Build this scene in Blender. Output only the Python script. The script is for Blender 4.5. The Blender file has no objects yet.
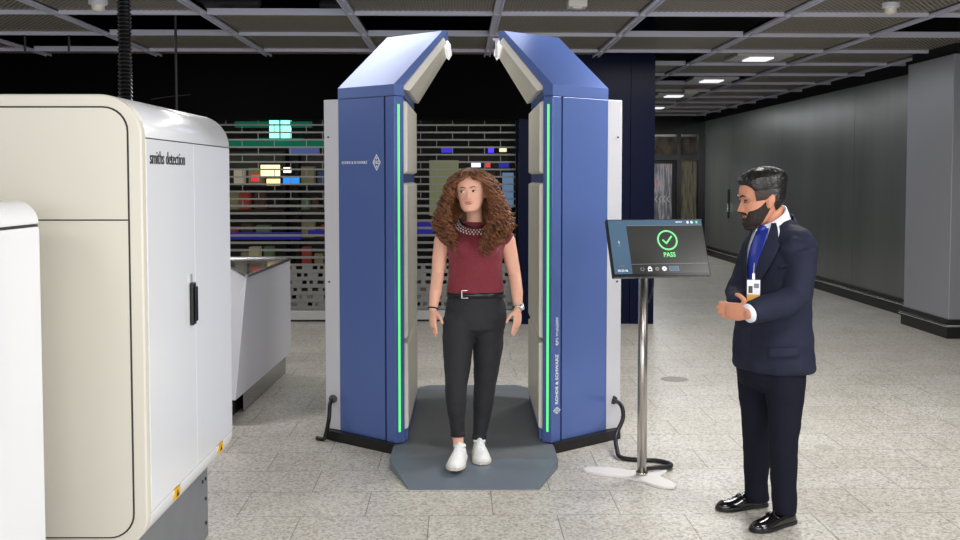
import bpy, bmesh, math, random
from mathutils import Vector, Matrix, noise
R = math.radians
SC = bpy.context.scene
COL = SC.collection
random.seed(7)

# ------------------------------------------------------------------ camera
FOC = 1080.0; EYE = 1.62
TH = math.atan(.0514); PYY = 178 + FOC * math.tan(TH); YAW = math.atan(22 / FOC)
cd = bpy.data.cameras.new('camera'); cam = bpy.data.objects.new('camera', cd); COL.objects.link(cam)
cam.location = (0, 0, EYE); cam.rotation_euler = (math.pi / 2 - TH, 0, -YAW)
cd.sensor_width = 36; cd.lens = 36 * FOC / 960; cd.shift_y = (PYY - 270) / 960; cd.clip_end = 200
SC.camera = cam
FW = Vector((math.sin(YAW) * math.cos(TH), math.cos(YAW) * math.cos(TH), -math.sin(TH)))
RT = Vector((math.cos(YAW), -math.sin(YAW), 0)); UPV = RT.cross(FW)

def U(x, y, Y):
    """measured spot in the photo -> point of the place at depth Y"""
    r = FW + RT * ((x - 480) / FOC) - UPV * ((y - PYY) / FOC)
    t = Y / r.y
    return Vector((r.x * t, Y, EYE + r.z * t))

# ------------------------------------------------------------------ materials
def lin(c):
    return tuple(((v / 255) / 12.92 if v / 255 <= .04045 else ((v / 255 + .055) / 1.055) ** 2.4) for v in c) + (1,)

def mat(name, rgb, rough=.5, metal=0, spec=.5, bump=0, bscale=50, var=0, vscale=8, emit=None, estr=0, coat=0, sss=0, stretch=None, sheen=0):
    m = bpy.data.materials.new(name); m.use_nodes = True
    nt = m.node_tree; b = nt.nodes['Principled BSDF']
    c = lin(rgb)
    b.inputs['Base Color'].default_value = c
    b.inputs['Roughness'].default_value = rough
    b.inputs['Metallic'].default_value = metal
    b.inputs['Specular IOR Level'].default_value = spec
    if coat: b.inputs['Coat Weight'].default_value = coat; b.inputs['Coat Roughness'].default_value = .08
    if sheen: b.inputs['Sheen Weight'].default_value = sheen
    if sss:
        b.inputs['Subsurface Weight'].default_value = sss
        b.inputs['Subsurface Radius'].default_value = (.012, .005, .003)
        b.inputs['Subsurface Scale'].default_value = 1
    if emit: b.inputs['Emission Color'].default_value = lin(emit); b.inputs['Emission Strength'].default_value = estr
    if var or bump:
        tc = nt.nodes.new('ShaderNodeTexCoord'); mp = nt.nodes.new('ShaderNodeMapping')
        nt.links.new(tc.outputs['Object'], mp.inputs[0])
        if stretch: mp.inputs['Scale'].default_value = stretch
    if var:
        n = nt.nodes.new('ShaderNodeTexNoise'); n.inputs['Scale'].default_value = vscale; n.inputs['Detail'].default_value = 4
        nt.links.new(mp.outputs[0], n.inputs['Vector'])
        r = nt.nodes.new('ShaderNodeValToRGB')
        r.color_ramp.elements[0].position = .3; r.color_ramp.elements[1].position = .7
        r.color_ramp.elements[0].color = tuple(v * (1 - var) for v in c[:3]) + (1,)
        r.color_ramp.elements[1].color = tuple(min(1, v * (1 + var)) for v in c[:3]) + (1,)
        nt.links.new(n.outputs['Fac'], r.inputs[0]); nt.links.new(r.outputs[0], b.inputs['Base Color'])
    if bump:
        n2 = nt.nodes.new('ShaderNodeTexNoise'); n2.inputs['Scale'].default_value = bscale; n2.inputs['Detail'].default_value = 3
        nt.links.new(mp.outputs[0], n2.inputs['Vector'])
        bp = nt.nodes.new('ShaderNodeBump'); bp.inputs['Strength'].default_value = bump; bp.inputs['Distance'].default_value = .01
        nt.links.new(n2.outputs['Fac'], bp.inputs['Height']); nt.links.new(bp.outputs[0], b.inputs['Normal'])
    return m

def floor_mat():
    m = bpy.data.materials.new('granite_tiles'); m.use_nodes = True
    nt = m.node_tree; N = nt.nodes; L = nt.links; b = N['Principled BSDF']
    tc = N.new('ShaderNodeTexCoord')
    mp = N.new('ShaderNodeMapping'); mp.inputs['Location'].default_value = (.14, -.28, 0); L.new(tc.outputs['Object'], mp.inputs[0])
    br = N.new('ShaderNodeTexBrick'); br.offset = .5
    br.inputs['Scale'].default_value = 1; br.inputs['Brick Width'].default_value = .615; br.inputs['Row Height'].default_value = .403
    br.inputs['Mortar Size'].default_value = .0028; br.inputs['Mortar Smooth'].default_value = .1
    br.inputs['Color1'].default_value = (1, 1, 1, 1); br.inputs['Color2'].default_value = (.93, .925, .91, 1); br.inputs['Mortar'].default_value = (.42, .4, .38, 1)
    L.new(mp.outputs[0], br.inputs['Vector'])
    v = N.new('ShaderNodeTexVoronoi'); v.inputs['Scale'].default_value = 85; L.new(tc.outputs['Object'], v.inputs['Vector'])
    sp = N.new('ShaderNodeSeparateColor'); L.new(v.outputs['Color'], sp.inputs[0])
    r = N.new('ShaderNodeValToRGB'); cr = r.color_ramp; cr.interpolation = 'CONSTANT'
    cr.elements[0].position = 0; cr.elements[0].color = lin((158, 154, 147))
    cr.elements[1].position = .08; cr.elements[1].color = lin((190, 186, 178))
    for p, c in ((.3, (216, 212, 204)), (.6, (225, 222, 216)), (.82, (204, 196, 184)), (.92, (178, 174, 167))):
        e = cr.elements.new(p); e.color = tuple(v * .93 for v in lin(c)[:3]) + (1,)
    L.new(sp.outputs[0], r.inputs[0])
    n = N.new('ShaderNodeTexNoise'); n.inputs['Scale'].default_value = 2.2; n.inputs['Detail'].default_value = 6; L.new(tc.outputs['Object'], n.inputs['Vector'])
    r2 = N.new('ShaderNodeValToRGB'); r2.color_ramp.elements[0].position = .3; r2.color_ramp.elements[1].position = .62
    r2.color_ramp.elements[0].color = (.86, .84, .80, 1); r2.color_ramp.elements[1].color = (1, 1, 1, 1); L.new(n.outputs['Fac'], r2.inputs[0])
    m1 = N.new('ShaderNodeMix'); m1.data_type = 'RGBA'; m1.blend_type = 'MULTIPLY'; m1.inputs[0].default_value = 1
    L.new(r.outputs[0], m1.inputs[6]); L.new(br.outputs['Color'], m1.inputs[7])
    m2 = N.new('ShaderNodeMix'); m2.data_type = 'RGBA'; m2.blend_type = 'MULTIPLY'; m2.inputs[0].default_value = .8
    L.new(m1.outputs[2], m2.inputs[6]); L.new(r2.outputs[0], m2.inputs[7])
    L.new(m2.outputs[2], b.inputs['Base Color'])
    b.inputs['Roughness'].default_value = .33; b.inputs['Specular IOR Level'].default_value = .4
    return m

def mesh_mat():
    m = bpy.data.materials.new('expanded_metal'); m.use_nodes = True
    nt = m.node_tree; N = nt.nodes; L = nt.links; b = N['Principled BSDF']; out = N['Material Output']
    b.inputs['Base Color'].default_value = lin((158, 152, 142)); b.inputs['Roughness'].default_value = .5
    tc = N.new('ShaderNodeTexCoord'); fac = None
    for rot in (R(33), R(-33)):
        mp = N.new('ShaderNodeMapping'); mp.inputs['Rotation'].default_value = (0, 0, rot); L.new(tc.outputs['Object'], mp.inputs[0])
        w = N.new('ShaderNodeTexWave'); w.inputs['Scale'].default_value = 8; L.new(mp.outputs[0], w.inputs['Vector'])
        if fac is None: fac = w
        else:
            mx = N.new('ShaderNodeMath'); mx.operation = 'MAXIMUM'; L.new(fac.outputs['Fac'], mx.inputs[0]); L.new(w.outputs['Fac'], mx.inputs[1])
            g = N.new('ShaderNodeMath'); g.operation = 'GREATER_THAN'; g.inputs[1].default_value = .74; L.new(mx.outputs[0], g.inputs[0])
            tr = N.new('ShaderNodeBsdfTransparent'); ms = N.new('ShaderNodeMixShader')
            L.new(g.outputs[0], ms.inputs[0]); L.new(tr.outputs[0], ms.inputs[1]); L.new(b.outputs[0], ms.inputs[2]); L.new(ms.outputs[0], out.inputs['Surface'])
    return m

M = dict(
    floor=floor_mat(), mesh=mesh_mat(),
    plenum=mat('plenum_black', (14, 14, 15), .9),
    beam=mat('ceiling_beam_metal', (205, 206, 222), .45, 0),
    navy=mat('navy_gloss_panel', (8, 15, 44), .3, 0, .08),
    fascia=mat('black_fascia', (4, 4, 6), .7, 0, .05),
    wallg=mat('grey_wall_panel', (112, 115, 112), .32, .35, .5, var=.10, vscale=3, stretch=(1, 1, .12)),
    pilg=mat('grey_pilaster_panel', (150, 151, 158), .42, .2, .5),
    black=mat('black_plastic', (16, 16, 18), .45), blackgloss=mat('black_gloss', (10, 11, 14), .12, 0, .6),
    gap=mat('dark_gap', (52, 50, 48), .8),
    chrome=mat('chrome_rail', (200, 198, 190), .2, 1),
    steel=mat('brushed_steel', (190, 186, 180), .28, 1, bump=.1, bscale=60, stretch=(1, 1, .05)),
    steelmat=mat('satin_steel', (158, 158, 160), .22, .9),
    white=mat('white_enamel', (240, 241, 245), .25, 0, .5, coat=.3),
    white2=mat('white_panel', (208, 208, 215), .4),
    cream=mat('cream_enamel', (222, 217, 204), .35, 0, .4),
    creamp=mat('cream_antenna_panel', (238, 233, 220), .45),
    blue=mat('blue_metallic', (92, 116, 180), .36, .25, .5),
    blue2=mat('blue_metallic_edge', (80, 102, 166), .38, .25, .5),
    led=mat('green_led', (90, 220, 110), .4, emit=(96, 222, 122), estr=.95),
    lamp=mat('lamp_white', (255, 255, 255), .4, emit=(240, 240, 250), estr=.8),
    rubber=mat('grey_rubber', (110, 114, 119), .42, 0, .5, bump=.15, bscale=200),
    ramp=mat('grey_ramp', (106, 115, 126), .38, 0, .5, bump=.1, bscale=200),
    plinth=mat('plinth_grey', (128, 131, 137), .38, .3, var=.06),
    print=mat('white_print', (240, 242, 250), .5), ink=mat('dark_print', (52, 52, 58), .5),
    yellow=mat('warning_yellow', (236, 180, 20), .5),
    shutter=mat('shutter_aluminium', (140, 140, 138), .4, .35),
    rail=mat('shutter_rail', (196, 197, 196), .4, .2),
    shopwall=mat('shop_wall', (66, 66, 60), .7, var=.2), shopdark=mat('shop_dark', (24, 26, 32), .6),
    glass=mat('smoked_glass', (70, 74, 80), .12, .5, .6),
    skinw=mat('skin_fair', (232, 178, 154), .48, 0, .35, sss=.12), skinm=mat('skin_tan', (206, 144, 116), .5, 0, .35, sss=.1),
    hairw=mat('auburn_curls', (118, 72, 42), .42, 0, .6, var=.55, vscale=26), hairm=mat('black_hair', (22, 18, 18), .3, 0, .6, bump=.6, bscale=90, stretch=(.3, 1, 1)),
    beard=mat('dark_beard', (40, 28, 24), .7, bump=.6, bscale=220, var=.3, vscale=90),
    stubble=mat('short_side_hair', (58, 46, 42), .6, bump=.4, bscale=220),
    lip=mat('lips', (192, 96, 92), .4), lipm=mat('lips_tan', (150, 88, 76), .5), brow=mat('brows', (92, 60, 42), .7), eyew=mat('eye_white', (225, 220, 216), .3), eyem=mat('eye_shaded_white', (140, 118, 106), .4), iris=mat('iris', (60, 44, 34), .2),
    blouse=mat('maroon_knit', (122, 34, 48), .75, bump=.35, bscale=160, var=.16, vscale=110, sheen=.15), jewel=mat('silver_beads', (205, 203, 200), .3, .6),
    jeans=mat('black_denim', (33, 34, 40), .75, bump=.25, bscale=120, var=.25, vscale=6), belt=mat('black_leather', (20, 20, 24), .3),
    silver=mat('silver', (205, 205, 205), .25, 1), sneaker=mat('white_canvas', (240, 240, 238), .6), sole=mat('pale_sole', (214, 206, 192), .6),
    suit=mat('charcoal_wool', (38, 41, 58), .75, 0, .15, bump=.12, bscale=180, var=.1, vscale=14, sheen=0), trouser=mat('dark_wool_trousers', (24, 26, 37), .8, 0, .12, bump=.12, bscale=180),
    shirt=mat('white_shirt', (236, 240, 250), .6), tie=mat('blue_silk', (28, 48, 150), .35), shoe=mat('black_shoe_leather', (14, 14, 16), .14, 0, .6, coat=.4),
    screen=mat('screen_dark', (24, 25, 26), .25, emit=(50, 50, 49), estr=.8), scrblue=mat('screen_blue', (40, 56, 72), .25, emit=(74, 100, 122), estr=.8),
    scrgreen=mat('screen_green', (80, 180, 100), .3, emit=(112, 210, 128), estr=.9), scrwhite=mat('screen_white', (220, 220, 220), .3, emit=(222, 226, 230), estr=.8),
    scrgrey=mat('screen_grey', (90, 90, 90), .3, emit=(112, 116, 120), estr=.7),
    bezel=mat('monitor_bezel', (26, 30, 38), .3), standw=mat('stand_white', (236, 232, 230), .35),
    manhole=mat('manhole_bronze', (150, 144, 138), .5, .1),
)

# ------------------------------------------------------------------ mesh building
def tagp(o, label=None, cat=None, group=None, kind=None):
    if label: o['label'] = label
    if cat: o['category'] = cat
    if group: o['group'] = group
    if kind: o['kind'] = kind
    return o

def empty(name, loc=(0, 0, 0), rz=0, label=None, cat=None, group=None, kind=None):
    o = bpy.data.objects.new(name, None); COL.objects.link(o); o.empty_display_size = .1
    o.location = loc; o.rotation_euler = (0, 0, rz)
    return tagp(o, label, cat, group, kind)

class MB:
    def __init__(s, off=(0, 0, 0)): s.v = []; s.f = []; s.off = Vector(off)
    def add(s, vs, fs):
        k = len(s.v); s.v += [Vector(p) - s.off for p in vs]; s.f += [tuple(i + k for i in f) for f in fs]; return s
    def box(s, a, b, mtx=None):
        x0, y0, z0 = a; x1, y1, z1 = b
        vs = [Vector(p) for p in ((x0, y0, z0), (x1, y0, z0), (x1, y1, z0), (x0, y1, z0), (x0, y0, z1), (x1, y0, z1), (x1, y1, z1), (x0, y1, z1))]
        if mtx: vs = [mtx @ p for p in vs]
        return s.add(vs, [(0, 3, 2, 1), (4, 5, 6, 7), (0, 1, 5, 4), (1, 2, 6, 5), (2, 3, 7, 6), (3, 0, 4, 7)])
    def rings(s, rings, cap=True, closed=True):
        n = len(rings[0]); vs = [p for r in rings for p in r]; fs = []
        for i in range(len(rings) - 1):
            for j in range(n if closed else n - 1):
                a = i * n + j; b = i * n + (j + 1) % n; fs.append((a, b, b + n, a + n))
        if cap: fs.append(tuple(range(n - 1, -1, -1))); fs.append(tuple((len(rings) - 1) * n + j for j in range(n)))
        return s.add(vs, fs)
    def prism(s, poly, z0, z1, mtx=None):
        r = [[Vector((p[0], p[1], z)) for p in poly] for z in (z0, z1)]
        if mtx: r = [[mtx @ p for p in q] for q in r]
        return s.rings(r)
    def tube(s, pts, rad, n=12, flat=1, up=(0, 0, 1), dome=True):
        pts = [Vector(p) for p in pts]
        if not hasattr(rad, '__len__'): rad = [rad] * len(pts)
        rad = list(rad); up = Vector(up); R_ = []
        if dome and len(pts) > 1:
            d0 = (pts[0] - pts[1]).normalized(); d1 = (pts[-1] - pts[-2]).normalized()
            pts = [pts[0] + d0 * rad[0] * .9, pts[0] + d0 * rad[0] * .6] + pts + [pts[-1] + d1 * rad[-1] * .6, pts[-1] + d1 * rad[-1] * .9]
            rad = [rad[0] * .35, rad[0] * .78] + rad + [rad[-1] * .78, rad[-1] * .35]
        px = None
        for i, p in enumerate(pts):
            t = (pts[min(i + 1, len(pts) - 1)] - pts[max(i - 1, 0)]).normalized()
            if px is None:
                a = up if abs(t.dot(up)) < .95 else Vector((1, 0, 0))
                px = t.cross(a).normalized()
            px = (px - t * px.dot(t)).normalized(); py = t.cross(px)
            R_.append([p + px * (rad[i] * math.cos(2 * math.pi * k / n)) + py * (rad[i] * flat * math.sin(2 * math.pi * k / n)) for k in range(n)])
        return s.rings(R_)
    def ell(s, c, r, mtx=None, nu=16, nv=10):
        c = Vector(c); rr = []
        for i in range(1, nv):
            a = math.pi * i / nv
            q = [Vector((r[0] * math.sin(a) * math.cos(2 * math.pi * k / nu), r[1] * math.sin(a) * math.sin(2 * math.pi * k / nu), -r[2] * math.cos(a))) for k in range(nu)]
            if mtx: q = [mtx @ p for p in q]
            rr.append([c + p for p in q])
        return s.rings(rr)
    def xf(s, m):
        s.v = [m @ p for p in s.v]; return s
    def build(s, name, m, parent=None, smooth=False, remesh=0, smit=0, wrinkle=0, wscale=8, bevel=0, solid=0):
        me = bpy.data.meshes.new(name); me.from_pydata([tuple(p) for p in s.v], [], s.f); me.update()
        bm = bmesh.new(); bm.from_mesh(me); bmesh.ops.recalc_face_normals(bm, faces=bm.faces); bm.to_mesh(me); bm.free()
        o = bpy.data.objects.new(name, me); COL.objects.link(o)
        if remesh:
            r = o.modifiers.new('r', 'REMESH'); r.mode = 'VOXEL'; r.voxel_size = remesh; r.adaptivity = 0
            if smit: q = o.modifiers.new('s', 'SMOOTH'); q.factor = .5; q.iterations = smit
            dg = bpy.context.evaluated_depsgraph_get(); nm = bpy.data.meshes.new_from_object(o.evaluated_get(dg)); nm.name = name
            o.modifiers.clear(); o.data = nm; me = nm
            if wrinkle:
                nr = [v.normal.copy() for v in me.vertices]
                for v, q in zip(me.vertices, nr):
                    p = v.co; k = noise.noise(Vector((p.x * wscale, p.y * wscale, p.z * wscale * 1.7))) + .5 * noise.noise(Vector((p.x * wscale * 2.3, p.y * wscale * 2.3, p.z * wscale * 3.5 + 7)))
                    v.co = p + q * (k * wrinkle)
        if bevel: q = o.modifiers.new('b', 'BEVEL'); q.width = bevel; q.segments = 2; q.limit_method = 'ANGLE'
        if solid: q = o.modifiers.new('t', 'SOLIDIFY'); q.thickness = solid; q.offset = 1
        for p in me.polygons: p.use_smooth = bool(smooth)
        if m: 
            me.materials.clear(); me.materials.append(M[m] if isinstance(m, str) else m)
        if parent: o.parent = parent
        return o

def copy_tree(o, parent=None):
    c = o.copy(); COL.objects.link(c)
    if parent: c.parent = parent; c.matrix_parent_inverse = o.matrix_parent_inverse.copy()
    for ch in list(o.children): copy_tree(ch, c)
    return c

def text(name, s, size, m, parent, mtx, depth=.0012, align='CENTER', sx=1.0, bold=0):
    cu = bpy.data.curves.new(name, 'FONT'); cu.body = s; cu.size = size; cu.align_x = align; cu.align_y = 'CENTER'; cu.extrude = depth; cu.resolution_u = 3; cu.offset = bold
    t = bpy.data.objects.new('tmp', cu); COL.objects.link(t)
    dg = bpy.context.evaluated_depsgraph_get(); me = bpy.data.meshes.new_from_object(t.evaluated_get(dg)); bpy.data.objects.remove(t)
    me.name = name; me.transform(mtx @ Matrix.Diagonal((sx, 1, 1, 1))); me.materials.clear(); me.materials.append(M[m])
    o = bpy.data.objects.new(name, me); COL.objects.link(o)
    if parent: o.parent = parent
    return o

def frame(o, x, y):
    """matrix with local x,y axes in a plane; z = normal"""
    x = Vector(x).normalized(); y = Vector(y); y = (y - x * y.dot(x)).normalized(); z = x.cross(y)
    return Matrix(((x.x, y.x, z.x, o[0]), (x.y, y.y, z.y, o[1]), (x.z, y.z, z.z, o[2]), (0, 0, 0, 1)))

def interp(tab, z):
    """smooth table lookup: rows (z, a, b, ...)"""
    if z <= tab[0][0]: return tab[0][1:]
    if z >= tab[-1][0]: return tab[-1][1:]
    for i in range(len(tab) - 1):
        if tab[i][0] <= z <= tab[i + 1][0]:
            t = (z - tab[i][0]) / (tab[i + 1][0] - tab[i][0]); out = []
            p0 = tab[max(i - 1, 0)]; p1 = tab[i]; p2 = tab[i + 1]; p3 = tab[min(i + 2, len(tab) - 1)]
            for k in range(1, len(p1)):
                m1 = (p2[k] - p0[k]) / max(p2[0] - p0[0], 1e-6) * (p2[0] - p1[0]); m2 = (p3[k] - p1[k]) / max(p3[0] - p1[0], 1e-6) * (p2[0] - p1[0])
                t2 = t * t; t3 = t2 * t
                out.append((2 * t3 - 3 * t2 + 1) * p1[k] + (t3 - 2 * t2 + t) * m1 + (-2 * t3 + 3 * t2) * p2[k] + (t3 - t2) * m2)
            return out

# ================================================================== SETTING
MB().add([(-9, -4, 0), (9, -4, 0), (9, 24, 0), (-9, 24, 0), (-9, -4, -.1), (9, -4, -.1), (9, 24, -.1), (-9, 24, -.1)],
         [(0, 1, 2, 3), (7, 6, 5, 4), (0, 4, 5, 1), (1, 5, 6, 2), (2, 6, 7, 3), (3, 7, 4, 0)]).build('floor', 'floor')['kind'] = 'structure'
CZ = 2.94
bx = [.32 + 1.19 * k for k in range(-6, 6)]          # long beams
by = [8.87 + 1.28 * k for k in range(-7, 12)]        # cross beams
XW = 5.27
ceil = empty('ceiling', (0, 0, CZ), kind='structure')
mb = MB()
opened = {(-3, 0), (-1, 0), (1, 0), (3, 0), (-2, -1), (-4, 1), (1, 2), (2, 4), (0, -2), (2, -3)}
for i, x in enumerate(bx):
    for j, y in enumerate(by):
        k = i - 6; r = j - 7
        if (k, r) in opened or x + 1.19 > XW + .6: continue
        x1 = min(x + 1.19, XW)
        if x1 <= x: continue
        mb.box((x, y, .03), (x1, y + 1.28, .034))
mb.build('mesh_panels', 'mesh', ceil)
for x in bx:
    if x > XW: continue
    m = MB()
    for s in (-.034, .022): m.box((x + s, by[0], -.0), (x + s + .012, 23, .045))
    m.box((x - .034, by[0], .02), (x + .034, 23, .045))
    m.build('long_beam', 'beam', ceil)
for y in by:
    if y < 23.2: MB().box((bx[0], y - .022, 0), (XW, y + .022, .05)).build('cross_beam', 'beam', ceil)
MB().box((-9, -4, .75), (XW + .6, 24, .8)).build('plenum_soffit', 'plenum', ceil)
mb = MB()
for k, y in ((-3, 9.2), (-1, 9.3), (1, 9.3), (1, 9.6), (3, 9.5)):      # ducts and trays above the open cells
    x = .32 + 1.19 * k
    mb.tube([(x - .3, y + .3, .2), (x + 1.5, y + .3, .2)], .05); mb.box((x, y - .25, .25), (x + 1.2, y - .1, .33))
    for q in range(6): mb.box((x + .1 + q * .18, y - .25, .12), (x + .2 + q * .18, y + .1, .15))
mb.build('service_tray', mat('service_tray', (62, 60, 66), .6), ceil)

# right wall
w = MB(); ys = [-4, 1.5, 4.7, 7.9, 11.1, 14.3, 17.5, 20.7, 23.2]
for a, b in zip(ys, ys[1:]): w.box((XW, a + .004, .19), (XW + .2, b - .004, 3.7 if a < 4 else 2.83))
w.build('wall_right', 'wallg')['kind'] = 'structure'
MB().box((XW + .02, -4, 2.83), (XW + .25, 23.2, 3.7)).build('trim_1', 'plenum')['kind'] = 'structure'
t = MB().box((XW - .03, -4, 0), (XW + .15, 23.2, .19)).build('baseboard_right', 'black'); t['kind'] = 'structure'
MB().tube([(XW - .045, -4, .135), (XW - .045, 23.2, .135)], .012, 8).build('kick_rail', 'chrome', t)
# pilaster
PX0, PY0, PY1 = 4.95, 10.75, 11.85
MB().box((PX0, PY0, .19), (XW + .1, PY1, 2.86)).build('wall_pilaster', 'pilg', bevel=.006)['kind'] = 'structure'
t = MB().box((PX0 - .02, PY0 - .02, 0), (XW + .1, PY1 + .02, .19)).build('baseboard_pilaster', 'black'); t['kind'] = 'structure'
MB().tube([(PX0 - .035, PY1 + .03, .13), (PX0 - .035, PY0 - .035, .13), (XW + .1, PY0 - .035, .13)], .012, 8).build('kick_rail', 'chrome', t)
MB().box((PX0 + .03, PY0 + .03, 2.86), (XW, PY1 - .03, 3.6)).build('trim_2', 'plenum')['kind'] = 'structure'
# left & rear enclosure (behind the viewer) kept light and plain
hall = mat('hall_wall', (150, 150, 150), .8)
MB().box((-9.2, -4, 0), (-9, 24, 3.7)).build('wall_left', hall)['kind'] = 'structure'
# back wall of navy gloss panels with two shutter openings
YB = 11.9
w = MB()
MB().box((-9, YB, 2.265), (1.12, YB + .3, 3.72)).build('trim_4', 'fascia')['kind'] = 'structure'
w.box((1.125, YB, 2.265), (1.9, YB + .3, 3.72)); w.box((1.905, YB, 2.265), (2.17, YB + .3, 3.72))
w.box((-9, YB, 0), (-4.6, YB + .3, 2.265)); w.box((-1.245, YB, 0), (-.62, YB + .3, 2.265)); 
w.box((.67, YB, 0), (.80, YB + .3, 2.265)); w.box((.805, YB + .01, 0), (1.9, YB + .3, 2.265)); w.box((1.905, YB, 0), (2.17, YB + .3, 2.265))
w.box((2.1, YB + .3, 0), (2.17, 23.2, 3.7))
w.build('wall_back', 'navy')['kind'] = 'structure'

def shutter(x0, x1, label):
    e = empty('roller_shutter', ((x0 + x1) / 2, 12.2, 0), label=label, cat='roller shutter')
    def B(m, a, b): m.box((a[0] - e.location.x, a[1] - 12.2, a[2]), (b[0] - e.location.x, b[1] - 12.2, b[2]))
    P = .083; m = MB(); z = .13; i = 0
    while z < 2.34:
        low = z < .62
        B(m, (x0, 12.195, z), (x1, 12.21, z + (.045 if low else .027 if z < 1.3 else .019)))
        B(m, (x0, 12.188, z + .004), (x1, 12.195, z + .012))
        off = (.18 if i % 2 else 0); x = x0 + .02 + off
        if low:
            while x < x1: 
                B(m, (x, 12.197, z + .03), (min(x + (.05 if (i * 7 + int(x * 10)) % 3 else .2), x1), 12.207, z + P)); x += .12
        else:
            while x < x1 and z > 1.25: B(m, (x - .004, 12.197, z + .01), (x + .004, 12.207, z + P)); x += .36
        z += P; i += 1
    m.build('slat_curtain', 'shutter', e)
    m = MB(); B(m, (x0, 12.16, .02), (x1, 12.23, .125)); m.build('bottom_rail', 'rail', e, bevel=.006)
    m = MB(); B(m, (x0, 12.17, .0), (x1, 12.22, .022)); m.build('rubber_seal', 'black', e)
    for x in (x0 - .01, x1 - .02):
        m = MB(); B(m, (x, 12.14, 0), (x + .03, 12.24, 2.4)); m.build('guide_rail', 'navy', e)
    return e
shutter(-4.6, -1.245, 'see-through roller shutter on the left, green sign glowing behind it')
shutter(-.62, .67, 'see-through roller shutter behind the woman, between the scanner halves')

# shop behind the shutters
w = MB(); w.box((-9, 17, 0), (2.1, 17.2, 3.4)); w.build('wall_shop', 'shopwall')['kind'] = 'structure'
MB().box((-9, 12.5, 2.75), (2.1, 17, 2.85)).build('trim_3', 'shopdark')['kind'] = 'structure'
def em(n, c, s): return mat(n, c, .5, emit=c, estr=s)
e = empty('green_sign', U(280, 129, 14.5), label='glowing green-white sign behind the left shutter near its top', cat='sign')
MB().box((-.14, 0, -.12), (.14, .06, .12)).build('light_panel', em('sign_green', (120, 240, 205), 2.2), e)
MB().box((-.30, .005, -.15), (.30, .05, -.12)).box((-.60, .01, .02), (-.14, .05, .10)).box((.14, .01, .02), (.42, .05, .10)).box((-.01, -.008, -.12), (.01, 0, .12)).build('frame', em('sign_frame_green', (0, 84, 64), .6), e)
p = U(272, 142, 14.6)
tagp(MB(p).box(p + Vector((-.95, 0, -.07)), p + Vector((.75, .05, .03))).build('fascia_band', em('teal_band', (0, 92, 70), .55), None), 'long teal lit band running below the green sign behind the shutter', 'sign')
bpy.data.objects['fascia_band'].location = p
def litbox(px, py, w_, h_, c, s, name, label, cat, Y=15.2):
    p = U(px, py, Y); o = MB().box((-w_ / 2, 0, -h_ / 2), (w_ / 2, .06, h_ / 2)).build(name, em(name + '_glow', c, s)); o.location = p
    MB().box((-w_ / 2 + .004, .06, -h_ / 2 + .004), (w_ / 2 - .004, .08, h_ / 2 - .004)).build('back_frame', 'shopdark', o)
    return tagp(o, label, cat)
litbox(270, 171, .26, .17, (250, 228, 176), 1.3, 'menu_light_box', 'warm cream lit panel behind the left shutter, larger of the cream ones', 'light box')
litbox(273, 182, .18, .09, (255, 220, 150), 1.2, 'menu_light_box', 'small warm lit panel right below the larger cream one behind the left shutter', 'light box')
litbox(291, 180, .22, .10, (30, 120, 225), 1.2, 'blue_display', 'bright blue lit display beside the cream panels behind the left shutter', 'display')
litbox(287, 170, .1, .075, (255, 240, 215), 1.3, 'price_display', 'small white lit display just above the blue one behind the left shutter', 'display')
litbox(255, 178, .1, .09, (225, 40, 50), .9, 'red_display', 'small red lit display left of the cream panels behind the left shutter', 'display')
litbox(304, 149, .42, .16, (62, 70, 120), .7, 'poster_display', 'dim blue-violet display panel under the green sign at the right behind the shutter', 'display')
litbox(491, 150, .08, .07, (72, 50, 245), 1.3, 'violet_display', 'tiny violet lit display at right behind the middle shutter', 'display')
litbox(447, 150, .16, .07, (48, 36, 180), .9, 'violet_display', 'wider violet lit display at left behind the middle shutter', 'display')
litbox(476, 165, .13, .06, (215, 225, 255), 1.1, 'white_display', 'small white lit display above the woman\'s head behind the shutter', 'display')
litbox(488, 165, .07, .07, (200, 60, 60), .8, 'red_poster', 'tiny red lit poster just right of the white display behind the shutter', 'poster')
litbox(504, 165, .14, .07, (36, 40, 140), .8, 'blue_poster', 'dark blue lit panel at the right edge behind the middle shutter', 'poster')
litbox(503, 150, .1, .05, (230, 228, 180), .8, 'yellow_display', 'pale yellow lit display beside the tiny violet one behind the middle shutter', 'display')
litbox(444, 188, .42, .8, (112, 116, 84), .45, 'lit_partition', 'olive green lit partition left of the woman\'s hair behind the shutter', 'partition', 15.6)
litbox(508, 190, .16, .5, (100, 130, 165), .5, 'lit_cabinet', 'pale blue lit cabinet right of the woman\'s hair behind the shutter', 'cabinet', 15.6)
litbox(243, 236, 1.5, .09, (26, 24, 110), .6, 'blue_light_strip', 'long dark blue lit strip behind the left shutter at counter height', 'light strip', 14)
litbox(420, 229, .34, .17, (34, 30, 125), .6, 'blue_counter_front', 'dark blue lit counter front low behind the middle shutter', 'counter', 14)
litbox(318, 233, .26, .07, (26, 24, 110), .6, 'blue_light_strip', 'short dark blue lit strip beside the scanner\'s left cover behind the shutter', 'light strip', 14)
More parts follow.
